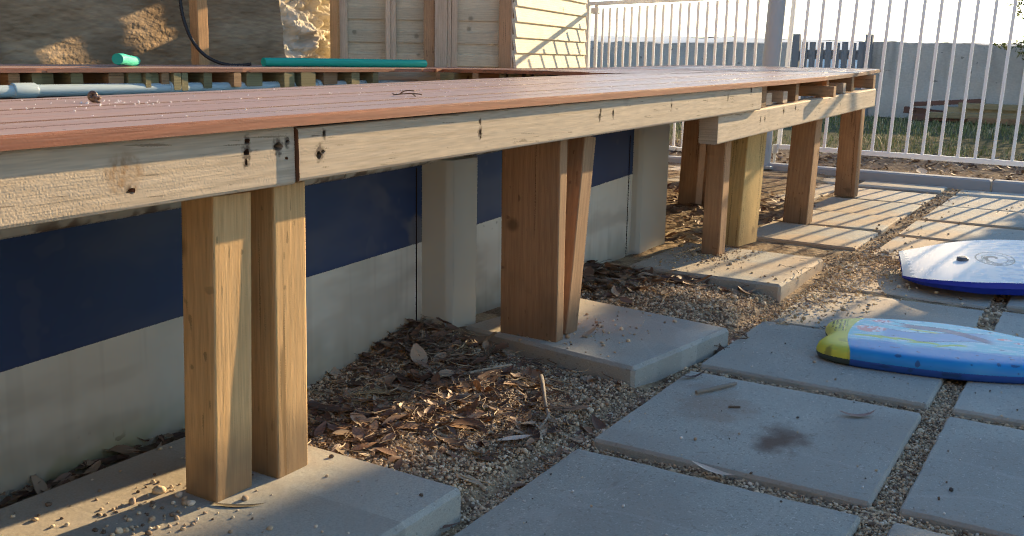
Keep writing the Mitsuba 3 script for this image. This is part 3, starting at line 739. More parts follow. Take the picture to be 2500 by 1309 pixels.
def stud(pa, pb, d, bs, z1=z1, off=0.):
    a, b = AP(pa), AP(pb); c = (a + b) / 2 + nA * (d / 2 - .066 + off)
    timber('timber_shed__stud', (c[0], c[1], z0 - .01), (c[0], c[1], z1), d, np.linalg.norm(b - a), bs, up=(dA[0], dA[1], 0), r=.003)


stud(829, 846, .05, 'stud_wood'); stud(942, 953, .045, 'stud_wood', off=.03); stud(953.5, 965, .045, 'stud_wood', off=.0)
stud(1035, 1061, .09, 'brown_wood'); stud(1062, 1091, .10, 'stud_wood', off=.012); stud(1091.5, 1100, .07, 'stud_wood'); stud(1101, 1115, .045, 'stud_wood'); stud(1217, 1246, .07, 'brown_wood')
c = AP(819) + nA * .02
timber('timber_shed__corner_post', (c[0], c[1], z0 - .01), (c[0], c[1], z1), .07, .056, 'orange_wood', up=(dA[0], dA[1], 0), r=.003, label='orange corner post at the left end of the shed wall')
E0 = np.array([-4.414, 8.49]); dB = (E0 - C0) / np.linalg.norm(E0 - C0); nB = np.array([dB[1], -dB[0]])
for i in range(14):
    z = z0 + .06 + i * .1175; o = nB * .022; e = R6.uniform(-.006, .006)
    timber('timber_shed__weatherboard', (*(C0 + dB * (.012 + e) + o), z), (*(E0 + dB * e + o), z), .020, .142, 'clap_wood', up=(nB[0] * -.17, nB[1] * -.17, 1), r=.003)
for s in (.03, .72, 1.42):
    c = C0 + dB * s - nB * .035; timber('timber_shed__stud', (*c, z0 - .2), (*c, z1), .045, .08, 'stud_wood', up=(nB[0], nB[1], 0), r=.003)
bl = AP(806) - nA * 1.6 - dA * .1
rf = [(*(AP(780) + nA * .25), 2.46), (*(AP(1262) + nA * .25), 2.46), (*(E0 + nB * .1 + dB * .1), 2.62), (*(bl), 2.62)]
put('timber_shed__roof', hull([(a, b, c_ + k) for a, b, c_ in rf for k in (0, .04)]), 'galv_steel')
tag('timber_shed', 'half finished timber shed with bare studs and pale weatherboards behind the pool', 'shed')

# ---------------------------------------------------------------- cut bank, its post, cable
ny, nz = 520, 150; ys, zs = np.linspace(-1.5, 7.6, ny), np.linspace(.55, 2.6, nz); YY, ZZ = np.meshgrid(ys, zs, indexing='ij')
XX = -5.17 - .052 * (YY - 2) - .10 * (ZZ - .75)
PP = np.stack([XX * 0, YY * 1.6, ZZ * 3.2], -1)
XX = XX + .035 * (meshkit.fbm(PP, 5, 4) - .5)
rk = ss((YY - 5.44) / .10); XX = XX + rk * (.03 + .20 * (meshkit.fbm(np.stack([0 * XX, YY * 3.2, ZZ * 4.2], -1), 5, 14) - .5) + .10 * sum(.5 ** o * (abs(2 * meshkit.noise(np.stack([0 * XX, YY * 6 * 2 ** o, ZZ * 8 * 2 ** o], -1), 30 + o) - 1) - .5) for o in range(4))) + (1 - rk) * .018 * (meshkit.fbm(np.stack([0 * XX, YY * 9, ZZ * 26], -1), 4, 16) - .5)
XX = XX + .085 * (1 - rk) * ss((YY - 4.55) / .6)
ix = np.arange(ny * nz).reshape(ny, nz); bq = np.stack([ix[:-1, :-1], ix[1:, :-1], ix[1:, 1:], ix[:-1, 1:]], -1).reshape(-1, 4)
put('earth_bank', (np.stack([XX, YY, ZZ], -1).reshape(-1, 3), bq), 'bank_earth', smooth=False, label='cut earth bank behind the pool, shaded brown with sunlit rough patches', kind='structure')
put('bank_top', (np.array([[-5.3, -3, 2.5], [-5.45, 7.6, 2.5], [-40, 12, 3.2], [-40, -6, 3.2]]), np.array([[0, 1, 2, 3]])), 'soil', label='earth on top of the cut bank', kind='structure')
timber('timber_post', (-5.06, 4.475, .70), (-5.07, 4.475, 1.9), .085, .075, 'orange_wood', up=(1, 0, 0), label='square timber post standing against the earth bank beside the black hose', cat='post')
put('hose', tube(spline([(-5.17, 4.43, 1.75), (-5.147, 4.408, 1.301), (-5.126, 4.389, 1.149), (-5.083, 4.383, .998), (-5.032, 4.392, .898), (-4.957, 4.419, .811), (-4.875, 4.459, .766), (-4.7, 4.56, .762)], 40), .0105, 10), 'black_rubber', smooth=50, label='thin black hose hanging in a curve beside the timber post on the bank', cat='hose')

# ---------------------------------------------------------------- things on the deck
def noodle(path, label):
    p = spline(path, 30); r = .0265; m = tube(p, r, 20); key = put('pool_noodle', m, 'green_foam', smooth=45, label=label, cat='pool noodle'); return key


zn = float(Zd(-4.5, 5)) + .027
noodle([(-4.453, 4.421, zn), (-4.36, 4.84, zn + .001), (-4.26, 5.25, zn), (-4.167, 5.666, zn)], 'straight green foam pool noodle lying along the far deck')
noodle([(-4.135, 3.15, zn + .014), (-4.27, 3.29, zn + .012), (-4.41, 3.43, zn + .004), (-4.53, 3.56, zn), (-4.66, 3.64, zn), (-4.8, 3.66, zn)], 'short curved green foam noodle poking over the far deck edge')
# snail
t = np.linspace(0, 5.6 * math.pi, 110); gr = np.exp(.145 * (t - t[-1])); sx, sz, sy = .0095 * gr * np.cos(t + 1.2), .0095 * gr * np.sin(t + 1.2), -.011 * (1 - gr)
sc = np.array([-1.752, 1.272, float(Zd(-1.75, 1.27)) + .0155]); ca, sa = math.cos(YAW), math.sin(YAW)
sp = np.stack([sx, sy * -1, sz], 1); sp = np.c_[sp[:, 0] * ca + sp[:, 1] * sa, -sp[:, 0] * sa + sp[:, 1] * ca, sp[:, 2]] + sc
sm = tube(sp, .0080 * gr + .0002, 14); kk = np.arange(len(sm.vertices)); put('snail__shell', sm, 'snail_shell', smooth=True, uv=np.c_[(kk // 14) * .05, (kk % 14) * .4])
b0 = sp[-1]; put('snail__foot', tube(spline([b0 - [.004, .0, -.001], [b0[0] + .004, b0[1] - .004, sc[2] - .012], [b0[0] + .012, b0[1] - .002, sc[2] - .0135]], 8), [.004, .0042, .0042, .004, .0036, .003, .002, .001], 8), 'brown_rubber', smooth=60)
tag('snail', 'brown spiral snail on the red deck boards near the left edge', 'snail')
R7 = np.random.default_rng(31); bm = []
for i in range(85):
    y = R7.uniform(.95, 3.4); x = R7.uniform(-1.98, -1.30) if i % 3 else R7.uniform(-1.98, -1.6); s = trimesh.creation.icosphere(subdivisions=1, radius=R7.uniform(.0010, .0020)); s.apply_scale([1, 1, .85]); s.apply_translation([x, y, float(Zd(x, y)) + .0014]); bm.append(s)
for i in range(45):
    x, y = sc[0] + R7.normal(.03, .07), sc[1] + R7.normal(.03, .08)
    if not -1.97 < x < -1.26: continue
    s = trimesh.creation.icosphere(subdivisions=1, radius=R7.uniform(.0010, .0020)); s.apply_translation([x, y, float(Zd(x, y)) + .0014]); bm.append(s)
put('polystyrene_beads', join(bm), 'bead_foam', smooth=True, label='tiny white beads sprinkled over the deck boards around the snail', kind='stuff')
zt = float(Zd(-1.46, 1.92)); tw = [[(-1.50, 1.915, zt + .004), (-1.485, 1.925, zt + .006), (-1.46, 1.932, zt + .008), (-1.435, 1.94, zt + .006)], [(-1.488, 1.924, zt + .006), (-1.475, 1.922, zt + .013), (-1.45, 1.93, zt + .014)], [(-1.46, 1.932, zt + .008), (-1.448, 1.926, zt + .005), (-1.438, 1.918, zt + .002)], [(-1.50, 1.915, zt + .004), (-1.507, 1.92, zt + .007)]]
put('twig', join(tube(spline(a, 8), .0016, 6) for a in tw), 'bark', smooth=50, label='small forked dry twig lying on the deck boards', cat='twig')

# ---------------------------------------------------------------- bodyboards
def smooth_closed(pts, n=90):
    from scipy.interpolate import CubicSpline
    pts = np.array(list(pts) + [pts[0]], float); s = np.r_[0, np.cumsum(np.linalg.norm(np.diff(pts, axis=0), axis=1))]
    return CubicSpline(s, pts, bc_type='periodic')(np.linspace(0, s[-1], n, endpoint=False))


o2 = smooth_closed([(-.684, 2.86), (-.670, 2.80), (-.600, 2.772), (-.48, 2.775), (-.34, 2.795), (-.20, 2.842), (-.09, 2.91), (-.03, 3.0), (-.02, 3.08), (-.075, 3.155), (-.176, 3.205), (-.292, 3.240), (-.407, 3.242), (-.53, 3.212), (-.64, 3.160), (-.704, 3.098), (-.712, 3.055), (-.697, 3.005), (-.681, 2.965), (-.678, 2.915)], 120)
ctr = np.array([-.38, 3.0]); V, F = [], []
rings2 = [(.955, .002), (.985, .006), (1.0, .018), (1.0, .028), (.985, .040), (.955, .048), (.91, .0525), (.8, .055), (.5, .056), (.2, .0565)]
n2_ = len(o2)
for s, z in rings2:
    q = ctr + (o2 - ctr) * s; V.append(np.c_[q, np.full(n2_, z)])
V = np.vstack(V + [[[*ctr, .0565]], [[*ctr, .002]]])
for i in range(len(rings2) - 1):
    for j in range(n2_):
        a, b, c, d = i * n2_ + j, i * n2_ + (j + 1) % n2_, (i + 1) * n2_ + (j + 1) % n2_, (i + 1) * n2_ + j; F += [[a, b, c], [a, c, d]]
e = len(rings2) * n2_
for j in range(n2_):
    F += [[e - n2_ + j, e - n2_ + (j + 1) % n2_, e], [(j + 1) % n2_, j, e + 1]]


def print2(p, n, uv):
    a = (p.x + .70) * .985 + (p.y - 2.95) * .17; b = -(p.x + .70) * .17 + (p.y - 2.95) * .985   # along the board, across it
    w = fbm(a * 16, b * 16, 0.0, 3) - .5
    b = b - .02
    edge = smoothstep(-.15, -.05, b) * (1 - smoothstep(.15, .23, b))
    c = mix((.012, .23, .55), (.19, .58, .70), smoothstep(.05, .8, edge + w * .8))
    c = mix(c, (.30, .56, .70), smoothstep(.60, .72, noise(a * 18, b * 110, 3.0)) * edge * .7)
    c = mix(c, (.62, .74, .78), smoothstep(.66, .74, noise(a * 30 + 5, b * 150, 5.0)) * edge * .6)
    deep = (p.z < .026) & (p.x > -.6)
    c = dr.select(p.z < .024, mi.Color3f(.02, .075, .30), c)
    # lilac and plum waves across the middle, a yellow streak between them
    m1 = smoothstep(.15, .19, a) * (1 - smoothstep(.42, .50, a)) * (1 - smoothstep(.045, .052, dr.abs(b - .015 - .035 * dr.sin(a * 15 + 1))))
    c = mix(c, (.15, .31, .60), m1 * .8)
    m2 = smoothstep(.21, .24, a) * (1 - smoothstep(.44, .48, a)) * (1 - smoothstep(.020, .025, dr.abs(b - .105 + .45 * (a - .27) - .02 * dr.sin(a * 22))))
    c = mix(c, (.16, .13, .22), m2 * .85)
    for d_ in (dr.abs(b - .015 - .035 * dr.sin(a * 15 + 1)) - .048, dr.abs(b - .105 + .45 * (a - .27) - .02 * dr.sin(a * 22)) - .022):
        c = mix(c, (.02, .05, .16), (1 - smoothstep(.001, .003, dr.abs(d_))) * smoothstep(.16, .2, a) * (1 - smoothstep(.44, .47, a)))
    m3 = smoothstep(.24, .25, a) * (1 - smoothstep(.31, .33, a)) * (1 - smoothstep(.006, .010, dr.abs(b - .06 + .2 * (a - .27))))
    c = mix(c, (.62, .60, .18), m3 * .9)
    # pale coral patches by the tail
    for (ca_, cb_, ra, rb) in ((.135, .02, .05, .045), (.16, .13, .035, .03), (.50, .06, .03, .018), (.535, .03, .018, .014)):
        k = 1 - smoothstep(.5, 1.0, dr.sqrt(dr.square((a - ca_) / ra) + dr.square((b - cb_) / rb)) + w * 1.3)
        c = mix(c, mix((.70, .30, .30), (.70, .66, .74), smoothstep(.4, .6, noise(a * 180, b * 60))), k * .9)
    # green weed strokes
    for (a0, b0, sl) in ((.11, -.06, -.35), (.15, -.055, -.45), (.20, -.06, -.25), (.26, -.08, -.12), (.33, -.09, .3)):
        k = (1 - smoothstep(.005, .011, dr.abs(b - b0 - sl * (a - a0) - .012 * dr.sin((a - a0) * 40)))) * smoothstep(a0 - .03, a0, a) * (1 - smoothstep(a0 + .055, a0 + .07, a))
        c = mix(c, (.36, .55, .12), k)
    c = mix(c, (.015, .06, .16), smoothstep(.80, .84, noise(a * 60, b * 95, p.z * 60)) * smoothstep(.1, .2, a) * .8)
    yel = 1 - smoothstep(.0, .003, a - .076 - .7 * dr.square(b + .07))
    yc = mix((.58, .56, .06), (.66, .64, .16), smoothstep(-.15, .1, b))
    yc = mix(yc, (.12, .09, .04), smoothstep(.5, .75, fbm(a * 30, b * 30, 9.0, 3)) * (1 - smoothstep(-.17, -.10, b)) * .6)
    yc = dr.select(p.z < .022, mi.Color3f(.05, .065, .05), yc)
    # rows of small dark lettering, too worn to read
    row = a / .0105; col = b / .0052
    ink = (cell_rand(dr.floor(row), dr.floor(col), 5.0) > .3) & (row - dr.floor(row) > .42) & (col - dr.floor(col) > .25)
    inside = (a > .022) & (a < .070) & (b > -.05 + .03 * cell_rand(dr.floor(row), 2.0, 2.0)) & (b < .13 - .03 * cell_rand(dr.floor(row), 4.0, 2.0)) & (p.z > .045)
    yc = dr.select(ink & inside, mi.Color3f(.07, .08, .06), yc)
    return mix(c, yc, yel)


scene['foam_print'] = principled(mikit.proc(print2), .45, .45)
m = trimesh.Trimesh(V, F, process=False); put('bodyboard', m, 'foam_print', smooth=True, label='blue foam bodyboard with yellow notched tail lying on the near pavers', cat='bodyboard')

# the larger board: nose to the left, domed slick, blue rails
near_e = [(-.655, 3.979, .034), (-.57, 3.90, .047), (-.50, 3.868, .056), (-.37, 3.88, .063), (-.24, 3.93, .068), (.0, 4.02, .070), (.2, 4.12, .068), (.33, 4.2, .06)]
far_e = [(-.743, 4.363, .058), (-.655, 4.475, .072), (-.59, 4.535, .084), (-.46, 4.63, .098), (-.325, 4.68, .105), (-.08, 4.72, .106), (.12, 4.73, .10), (.24, 4.73, .09)]
NE, FE = spline(near_e, 40), spline(far_e, 40); nt = 14; top, V = [], []
for i in range(40):
    for j in range(nt + 1):
        q = NE[i] + (FE[i] - NE[i]) * j / nt; q = q + [0, 0, .008 * math.sin(math.pi * j / nt)]; V.append(q)
V = np.array(V); kt = nt + 1; Ft = [[i * kt + j, (i + 1) * kt + j, (i + 1) * kt + j + 1, i * kt + j + 1] for i in range(39) for j in range(nt)]


def print1(p, n, uv):
    a = (p.x + .70) * .966 + (p.y - 4.17) * .259; b = -(p.x + .70) * .259 + (p.y - 4.17) * .966
    w = fbm(a * 40, b * 40, 0.0, 3)
    c = mi.Color3f(.76, .765, .755)
    sp = smoothstep(.62, .66, noise(a * 30, b * 55, 2.0)) * smoothstep(.16, .34, a)
    c = mix(c, (.40, .52, .66), sp * .6)
    c = mix(c, (.42, .55, .68), smoothstep(.55, .62, w) * smoothstep(.30, .42, a + .25 * (w - .5)) * .8)
    c = mix(c, (.30, .36, .42), ((1 - smoothstep(.026, .03, a + .008 * dr.sin(b * 130))) * .75))
    # round swirl emblem
    x, y = (a - .343) / .070, (b + .005) / .115
    r = dr.sqrt(x * x + y * y); th = dr.atan2(y, x)
    ring = (1 - smoothstep(.03, .05, dr.abs(r - .97))) + (1 - smoothstep(.02, .035, dr.abs(r - .66)))
    sw = (1 - smoothstep(.4, .5, dr.abs(dr.sin((th - r * 6.5) * .5)))) * (1 - smoothstep(.58, .62, r))
    dots = (1 - smoothstep(.08, .1, dr.abs(r - .81))) * dr.select(cell_rand(dr.floor(th * 9), 1.0, 1.0) > .45, 1.0, 0.0) * dr.select(y < 0, 1.0, 0.0)
    return mix(c, (.07, .085, .10), dr.clip(ring + sw + dots * .8, 0, 1) * .92)


scene['slick_print'] = principled(mikit.proc(print1), .4, .3)
put('bodyboard_001__slick', (V, np.array(Ft)), 'slick_print', smooth=True)
sides = []
prof = lambda e, o: e
Bn, Bf = NE.copy(), FE.copy(); thk = np.interp(np.linspace(0, 1, 40), [0, .1, .3, .6, 1], [.012, .026, .045, .05, .045]); ctr_ = (NE + FE) / 2
def inset(E_, d): v = ctr_ - E_; v[:, 2] = 0; v /= np.linalg.norm(v, axis=1)[:, None]; return E_ + v * d
Ring = [NE - [0, 0, .0005], inset(NE, -.004) - np.c_[0 * thk, 0 * thk, thk * .45], inset(NE, .012) - np.c_[0 * thk, 0 * thk, thk], inset(FE, .012) - np.c_[0 * thk, 0 * thk, thk], inset(FE, -.004) - np.c_[0 * thk, 0 * thk, thk * .45], FE - [0, 0, .0005]]
V = np.stack(Ring, 1).reshape(-1, 3); F = [[i * 6 + j, (i + 1) * 6 + j, (i + 1) * 6 + j + 1, i * 6 + j + 1] for i in range(39) for j in range(5)] + [[0, 1, 2, 2], [0, 2, 3, 3], [0, 3, 4, 4], [0, 4, 5, 5]] + [[39 * 6, 39 * 6 + 2, 39 * 6 + 1, 39 * 6 + 1], [39 * 6, 39 * 6 + 3, 39 * 6 + 2, 39 * 6 + 2], [39 * 6, 39 * 6 + 4, 39 * 6 + 3, 39 * 6 + 3], [39 * 6, 39 * 6 + 5, 39 * 6 + 4, 39 * 6 + 4]]
V[:, 2] = np.maximum(V[:, 2], .003)
put('bodyboard_001__rail', (V, np.array(F)), 'blue_foam', smooth=35)
pc = np.array([-.474, 4.185, .089]); put('bodyboard_001__leash_plug', tube([pc - [0, 0, .01], pc + [0, 0, .003], pc + [0, 0, .006], pc + [0, 0, .0061]], [.022, .022, .018, .009], 20), 'plug_rubber', smooth=40)
tag('bodyboard_001', 'white topped bodyboard with bright blue edges and swirl emblem, behind the smaller one', 'bodyboard')

# ---------------------------------------------------------------- gravel, leaf litter, loose bits
ICO = {s: trimesh.creation.icosphere(subdivisions=s) for s in (0, 1)}
PEB = [(.56, .44, .29), (.62, .51, .35), (.48, .36, .23), (.66, .58, .45), (.40, .30, .20), (.32, .24, .17), (.58, .46, .31), (.18, .13, .09), (.15, .11, .08)]

PEB2 = [(.58, .44, .25), (.66, .52, .32), (.50, .37, .20), (.40, .29, .17), (.60, .48, .33), (.28, .20, .13)]


def pebbles(xs, ys, zs, rs, seed, sub=1, cols=PEB):
    R = np.random.default_rng(seed); n = len(xs); base = ICO[sub]; bv = base.vertices; k = len(bv)
    q = R.normal(size=(n, 4)); q /= np.linalg.norm(q, axis=1)[:, None]; w, x, y, z = q.T
    M = np.stack([1 - 2 * (y * y + z * z), 2 * (x * y - z * w), 2 * (x * z + y * w), 2 * (x * y + z * w), 1 - 2 * (x * x + z * z), 2 * (y * z - x * w), 2 * (x * z - y * w), 2 * (y * z + x * w), 1 - 2 * (x * x + y * y)], -1).reshape(n, 3, 3)
    sc_ = R.uniform(.65, 1.25, (n, 1, 3)) * np.asarray(rs)[:, None, None]; lump = 1 + R.uniform(-.13, .13, (n, k, 1))
    V = np.einsum('nij,nkj->nki', M, bv[None] * sc_ * lump) * [1, 1, .8] + np.stack([xs, ys, zs], -1)[:, None]
    F = base.faces[None] + (np.arange(n) * k)[:, None, None]; c = np.array(cols)[R.integers(0, len(cols), n)] * R.uniform(.75, 1.15, (n, 1))
    return V.reshape(-1, 3), F.reshape(-1, 3), np.repeat(c, k, axis=0)


def spread(n, x0, x1, y0, y1, seed, dens=None):
    R = np.random.default_rng(seed); x, y = R.uniform(x0, x1, n), R.uniform(y0, y1, n)
    if dens is not None:
        k = R.uniform(0, 1, n) < dens(x, y); x, y = x[k], y[k]
    return x, y


def on_slab(x, y):
    ca, sa = math.cos(.145), math.sin(.145); dx, dy = x + 1.013, y - 2.292; u, w = ca * dx - sa * dy, sa * dx + ca * dy
    return ((x > -1.6) & (x < -.965) & (((y > .83) & (y < 1.452)) | ((y > 3.525) & (y < 4.145)))) | ((u > -.605) & (u < .006) & (w > -.006) & (w < .536))


gv = []
jobs = [(38000, -1.74, -.93, 1.44, 2.32, .0027, 0, lambda x, y: ~on_slab(x, y)), (10000, -1.78, -.93, 2.80, 3.55, .0034, 0, lambda x, y: ~on_slab(x, y)),
        (9500, -.345, -.275, .75, 2.85, .0025, 0, None), (1100, -.345, -.275, 2.85, 5.2, .0045, 0, None), (3600, -.985, -.930, 1.1, 3.2, .0026, 0, None),
        (5000, -.94, .33, 1.835, 1.905, .0025, 0, None), (4200, -.94, .33, 2.495, 2.57, .0025, 0, None), (700, -.94, .33, 3.135, 3.2, .0042, 0, None), (500, -.94, -.28, 1.165, 1.23, .0045, 1, None),
        (900, -1.02, -.86, 4.1, 7.4, .005, 0, None)]
for i, (n, x0, x1, y0, y1, r, sub, den) in enumerate(jobs):
    x, y = spread(n, x0, x1, y0, y1, 60 + i, den); R = np.random.default_rng(80 + i)
    gv.append(pebbles(x, y, Hg(x, y) + R.uniform(-.002, .005, len(x)), r * R.lognormal(0, .38, len(x)), 100 + i, sub))
off = 0; VV, FF, CC_ = [], [], []
for v, f, c in gv: VV.append(v); FF.append(f + off); CC_.append(c); off += len(v)
put('gravel', (np.vstack(VV), np.vstack(FF)), 'pebble_mat', smooth=True, color=np.vstack(CC_), label='cream pea gravel filling the beds and joints between the slabs', kind='stuff')

# gravel kicked over slabs and pavers
gv = []
def top_at(x, y):
    z = np.where(on_slab(x, y), SL, np.where((x > -.94) | (y > 4.6), .002, Hg(x, y)))
    return np.where((y > 3.52) & (y < 4.15) & on_slab(x, y), SL - .01, z)
x, y = spread(13000, -1.15, -.35, 3.1, 4.7, 140, lambda x, y: np.exp(-((x + .93 - .18 * (y - 3.6)) / .16) ** 2) * .95 * (1 - .93 * on_slab(x, y))); gv.append((x, y, .0030, 0))
x, y = spread(700, -1.05, .3, 4.2, 7.3, 141, lambda x, y: np.exp(-((x + .9) / .12) ** 2)); gv.append((x, y, .004, 0))
R = np.random.default_rng(142); x, y = R.normal(-1.35, .06, 170), R.normal(1.07, .085, 170); gv.append((x, y, .0034, 1))
x, y = spread(70, -1.58, -1.0, .86, 1.43, 143); gv.append((x, y, .0026, 1))
x, y = R.normal(-1.24, .05, 70), R.normal(2.56, .08, 70); gv.append((x, y, .003, 0))
x, y = spread(60, -1.5, -1.03, 2.32, 2.84, 144); gv.append((x, y, .0028, 0))
x, y = R.normal(-1.42, .08, 900), R.normal(3.92, .14, 900); gv.append((x, y, .0026, 0))
x, y = spread(420, -.93, .3, .8, 3.1, 145); gv.append((x, y, .0017, 0))
x, y = spread(240, -.93, .3, 3.1, 7.3, 146); gv.append((x, y, .0035, 0))
VV, FF, CC_, off = [], [], [], 0
for i, (x, y, r, sub) in enumerate(gv):
    k = (x > -1.62) & ~((x > -1.39) & (x < -1.28) & (y > 1.13) & (y < 1.25)) & ~((x > -1.37) & (x < -1.255) & (y > 1.27) & (y < 1.38)); x, y = x[k], y[k]
    R = np.random.default_rng(160 + i); rr = r * R.lognormal(-.1, .5, len(x))
    v, f, c = pebbles(x, y, top_at(x, y) + rr * .4, rr, 180 + i, sub, PEB2 if i in (0, 1, 6) else PEB if i not in (7,) else PEB + [(.07, .065, .06)] * 9 + [(.7, .68, .64)] * 5); VV.append(v); FF.append(f + off); CC_.append(c); off += len(v)
put('loose_gravel', (np.vstack(VV), np.vstack(FF)), 'pebble_mat', smooth=True, color=np.vstack(CC_), label='loose pebbles and grit kicked over the slabs and pavers', kind='stuff')


def leaf(L, W, curl, fold, seed, twist=0.0):
    R = np.random.default_rng(seed); n = 7; t = np.linspace(0, 1, n); w = W * np.sin(np.pi * np.clip(t, .02, .98) ** .8) ** .9; V = []
    bend = R.normal(0, .12) * L
    for i in range(n):
        x = (t[i] - .5) * L; zc = curl * L * ((t[i] - .5) ** 2 * 4 - .3); yc = bend * (t[i] - .5) ** 2 * 2; tw = twist * (t[i] - .5)
        for s in (-1, 0, 1):
            dy, dz = s * w[i] / 2 * math.cos(fold), abs(s) * w[i] / 2 * math.sin(fold)
            V.append((x, yc + dy * math.cos(tw) - dz * math.sin(tw), zc + dy * math.sin(tw) + dz * math.cos(tw)))
    F = []
    for i in range(n - 1):
        for j in range(2): a = i * 3 + j; F += [[a, a + 3, a + 4], [a, a + 4, a + 1]]
    return np.array(V), np.array(F)


BROWN = [(.20, .115, .07), (.13, .075, .05), (.26, .17, .11), (.10, .065, .05), (.30, .21, .14), (.22, .15, .11), (.36, .28, .20), (.16, .10, .075)]
LV = [leaf(1, R7.uniform(.2, .5), R7.uniform(-.05, .22), R7.uniform(.05, .65), 900 + i, R7.normal(0, .5)) for i in range(14)]


def litter(x, y, z, L, seed, tilt=.21, cols=BROWN):
    R = np.random.default_rng(seed); VV, FF, CC_, off = [], [], [], 0
    for i in range(len(x)):
        v, f = LV[R.integers(0, len(LV))]; M = trimesh.transformations.euler_matrix(R.normal(0, tilt), R.normal(0, tilt), R.uniform(0, 6.28))[:3, :3]
        q = (v * L[i]) @ M.T; q[:, 2] -= np.percentile(q[:, 2], 15); VV.append(q + [x[i], y[i], z[i]]); FF.append(f + off); off += len(v)
        c = np.array(cols[R.integers(0, len(cols))]) * R.uniform(.7, 1.25); CC_.append(np.tile(c, (len(v), 1)))
    return np.vstack(VV), np.vstack(FF), np.vstack(CC_)


def d1(x, y):
    d = np.exp(-((x + 1.52 + .5 * (y - 2.1)) / .22) ** 2 - ((y - 2.18) / .17) ** 2) + 1.0 * np.exp(-((x + 1.38) / .16) ** 2 - ((y - 1.66) / .13) ** 2) + .45 * np.exp(-((x + 1.33) / .18) ** 2 - ((y - 1.92) / .2) ** 2) + .3 * np.exp(-((x + 1.12) / .12) ** 2 - ((y - 1.9) / .2) ** 2) + .08
    return np.minimum(d, 1) * ~on_slab(x, y)


d2 = lambda x, y: (np.exp(-((x + 1.60) / .18) ** 2 - ((y - 3.36) / .2) ** 2) + .5 * np.exp(-((x + 1.25) / .25) ** 2 - ((y - 3.47) / .06) ** 2)) * ~on_slab(x, y)
d3 = lambda x, y: np.exp(-((x + .925) / .03) ** 2) * np.exp(-((y - 2.84) / .2) ** 2) * ~on_slab(x, y)
VV, FF, CC_, off = [], [], [], 0
for i, (n, box, den, L0) in enumerate(((2600, (-1.74, -.95, 1.45, 2.31), d1, .037), (1000, (-1.78, -1.0, 2.86, 3.54), d2, .055), (260, (-1.69, -1.57, .8, 1.46), lambda x, y: .4 * (x < -1.63) + .15, .045), (160, (-1.03, -.92, 2.3, 3.2), d3, .04), (900, (-2.9, -1.5, 4.2, 6.2), lambda x, y: 0 * x + .8, .05))):
    x, y = spread(n, *box, 200 + i, den); R = np.random.default_rng(220 + i)
    hgt = R.uniform(0, 1, len(x)) ** 1.6 * .011 * np.minimum(1, den(x, y) * 1.4)
    v, f, c = litter(x, y, Hg(x, y) + .004 + hgt, L0 * R.lognormal(0, .38, len(x)), 240 + i); VV.append(v); FF.append(f + off); CC_.append(c); off += len(v)
put('leaf_litter', (np.vstack(VV), np.vstack(FF)), 'leaf_mat', smooth=True, color=np.vstack(CC_), label='dry brown leaves drifted into the gravel beds under the deck', kind='stuff')
# twigs and straw
tws, tc = [], []
def add_twig(p, L, r, col, R, bend=.15, a=None):
    a = R.uniform(0, 6.28) if a is None else a; d = np.array([math.cos(a), math.sin(a), R.normal(0, .12)]); s = np.array([-math.sin(a), math.cos(a), 0])
    q = [p + d * L * (t - .5) + s * L * bend * R.normal() * math.sin(math.pi * t) + [0, 0, abs(R.normal(0, .003))] for t in (0, .33, .66, 1)]
    m = tube(spline(q, 7), np.linspace(r, r * .5, 7), 5, cap=True); tws.append(m); tc.append(np.tile(np.array(col) * R.uniform(.75, 1.2), (len(m.vertices), 1)))
R = np.random.default_rng(300)
for n, box, den, lr in ((900, (-1.74, -.95, 1.45, 2.31), d1, (.03, .11)), (260, (-1.78, -1.0, 2.86, 3.54), d2, (.03, .12)), (110, (-1.03, -.92, 2.3, 3.2), d3, (.03, .09)), (160, (-1.1, -.5, 3.1, 4.6), lambda x, y: np.exp(-((x + .9) / .18) ** 2), (.02, .06)), (150, (-2.9, -1.5, 4.2, 6.2), lambda x, y: 0 * x + .8, (.04, .14))):
    x, y = spread(n, *box, 301 + n, den)
    for i in range(len(x)):
        pale = R.uniform() < .35
        add_twig(np.array([x[i], y[i], float(top_at(x[i:i + 1], y[i:i + 1])[0]) + .006 + R.uniform(0, .016) * (x[i] < -1)]), R.uniform(*lr), R.uniform(.0007, .0022), (.42, .34, .22) if pale else (.14, .095, .065), R)
for k in range(60):  # tuft of pale straw
    add_twig(np.array([-1.475, 1.80, .012]) + R.normal(0, .012, 3) * [1, 1, .5], R.uniform(.06, .13), .0009, (.52, .42, .24), R, .25, a=R.normal(2.7, .45))
put('twig_litter', join(tws), 'leaf_mat', smooth=True, color=np.vstack(tc), label='fine dry twigs and straw mixed into the fallen leaves', kind='stuff')


def single_leaf(key, xy, z, L, W, rz, col, label, cat='leaf', curl=.15, fold=.35, tilt=(0, 0), tw=.3, seed=1):
    v, f = leaf(L, W, curl, fold, seed, tw); M = trimesh.transformations.euler_matrix(tilt[0], tilt[1], rz)[:3, :3]; v = v @ M.T; v[:, 2] -= v[:, 2].min(); v = v + [xy[0], xy[1], z]
    return put(key, (v, f), 'leaf_mat', smooth=True, color=np.tile(np.array(col, float), (len(v), 1)), label=label, cat=cat)


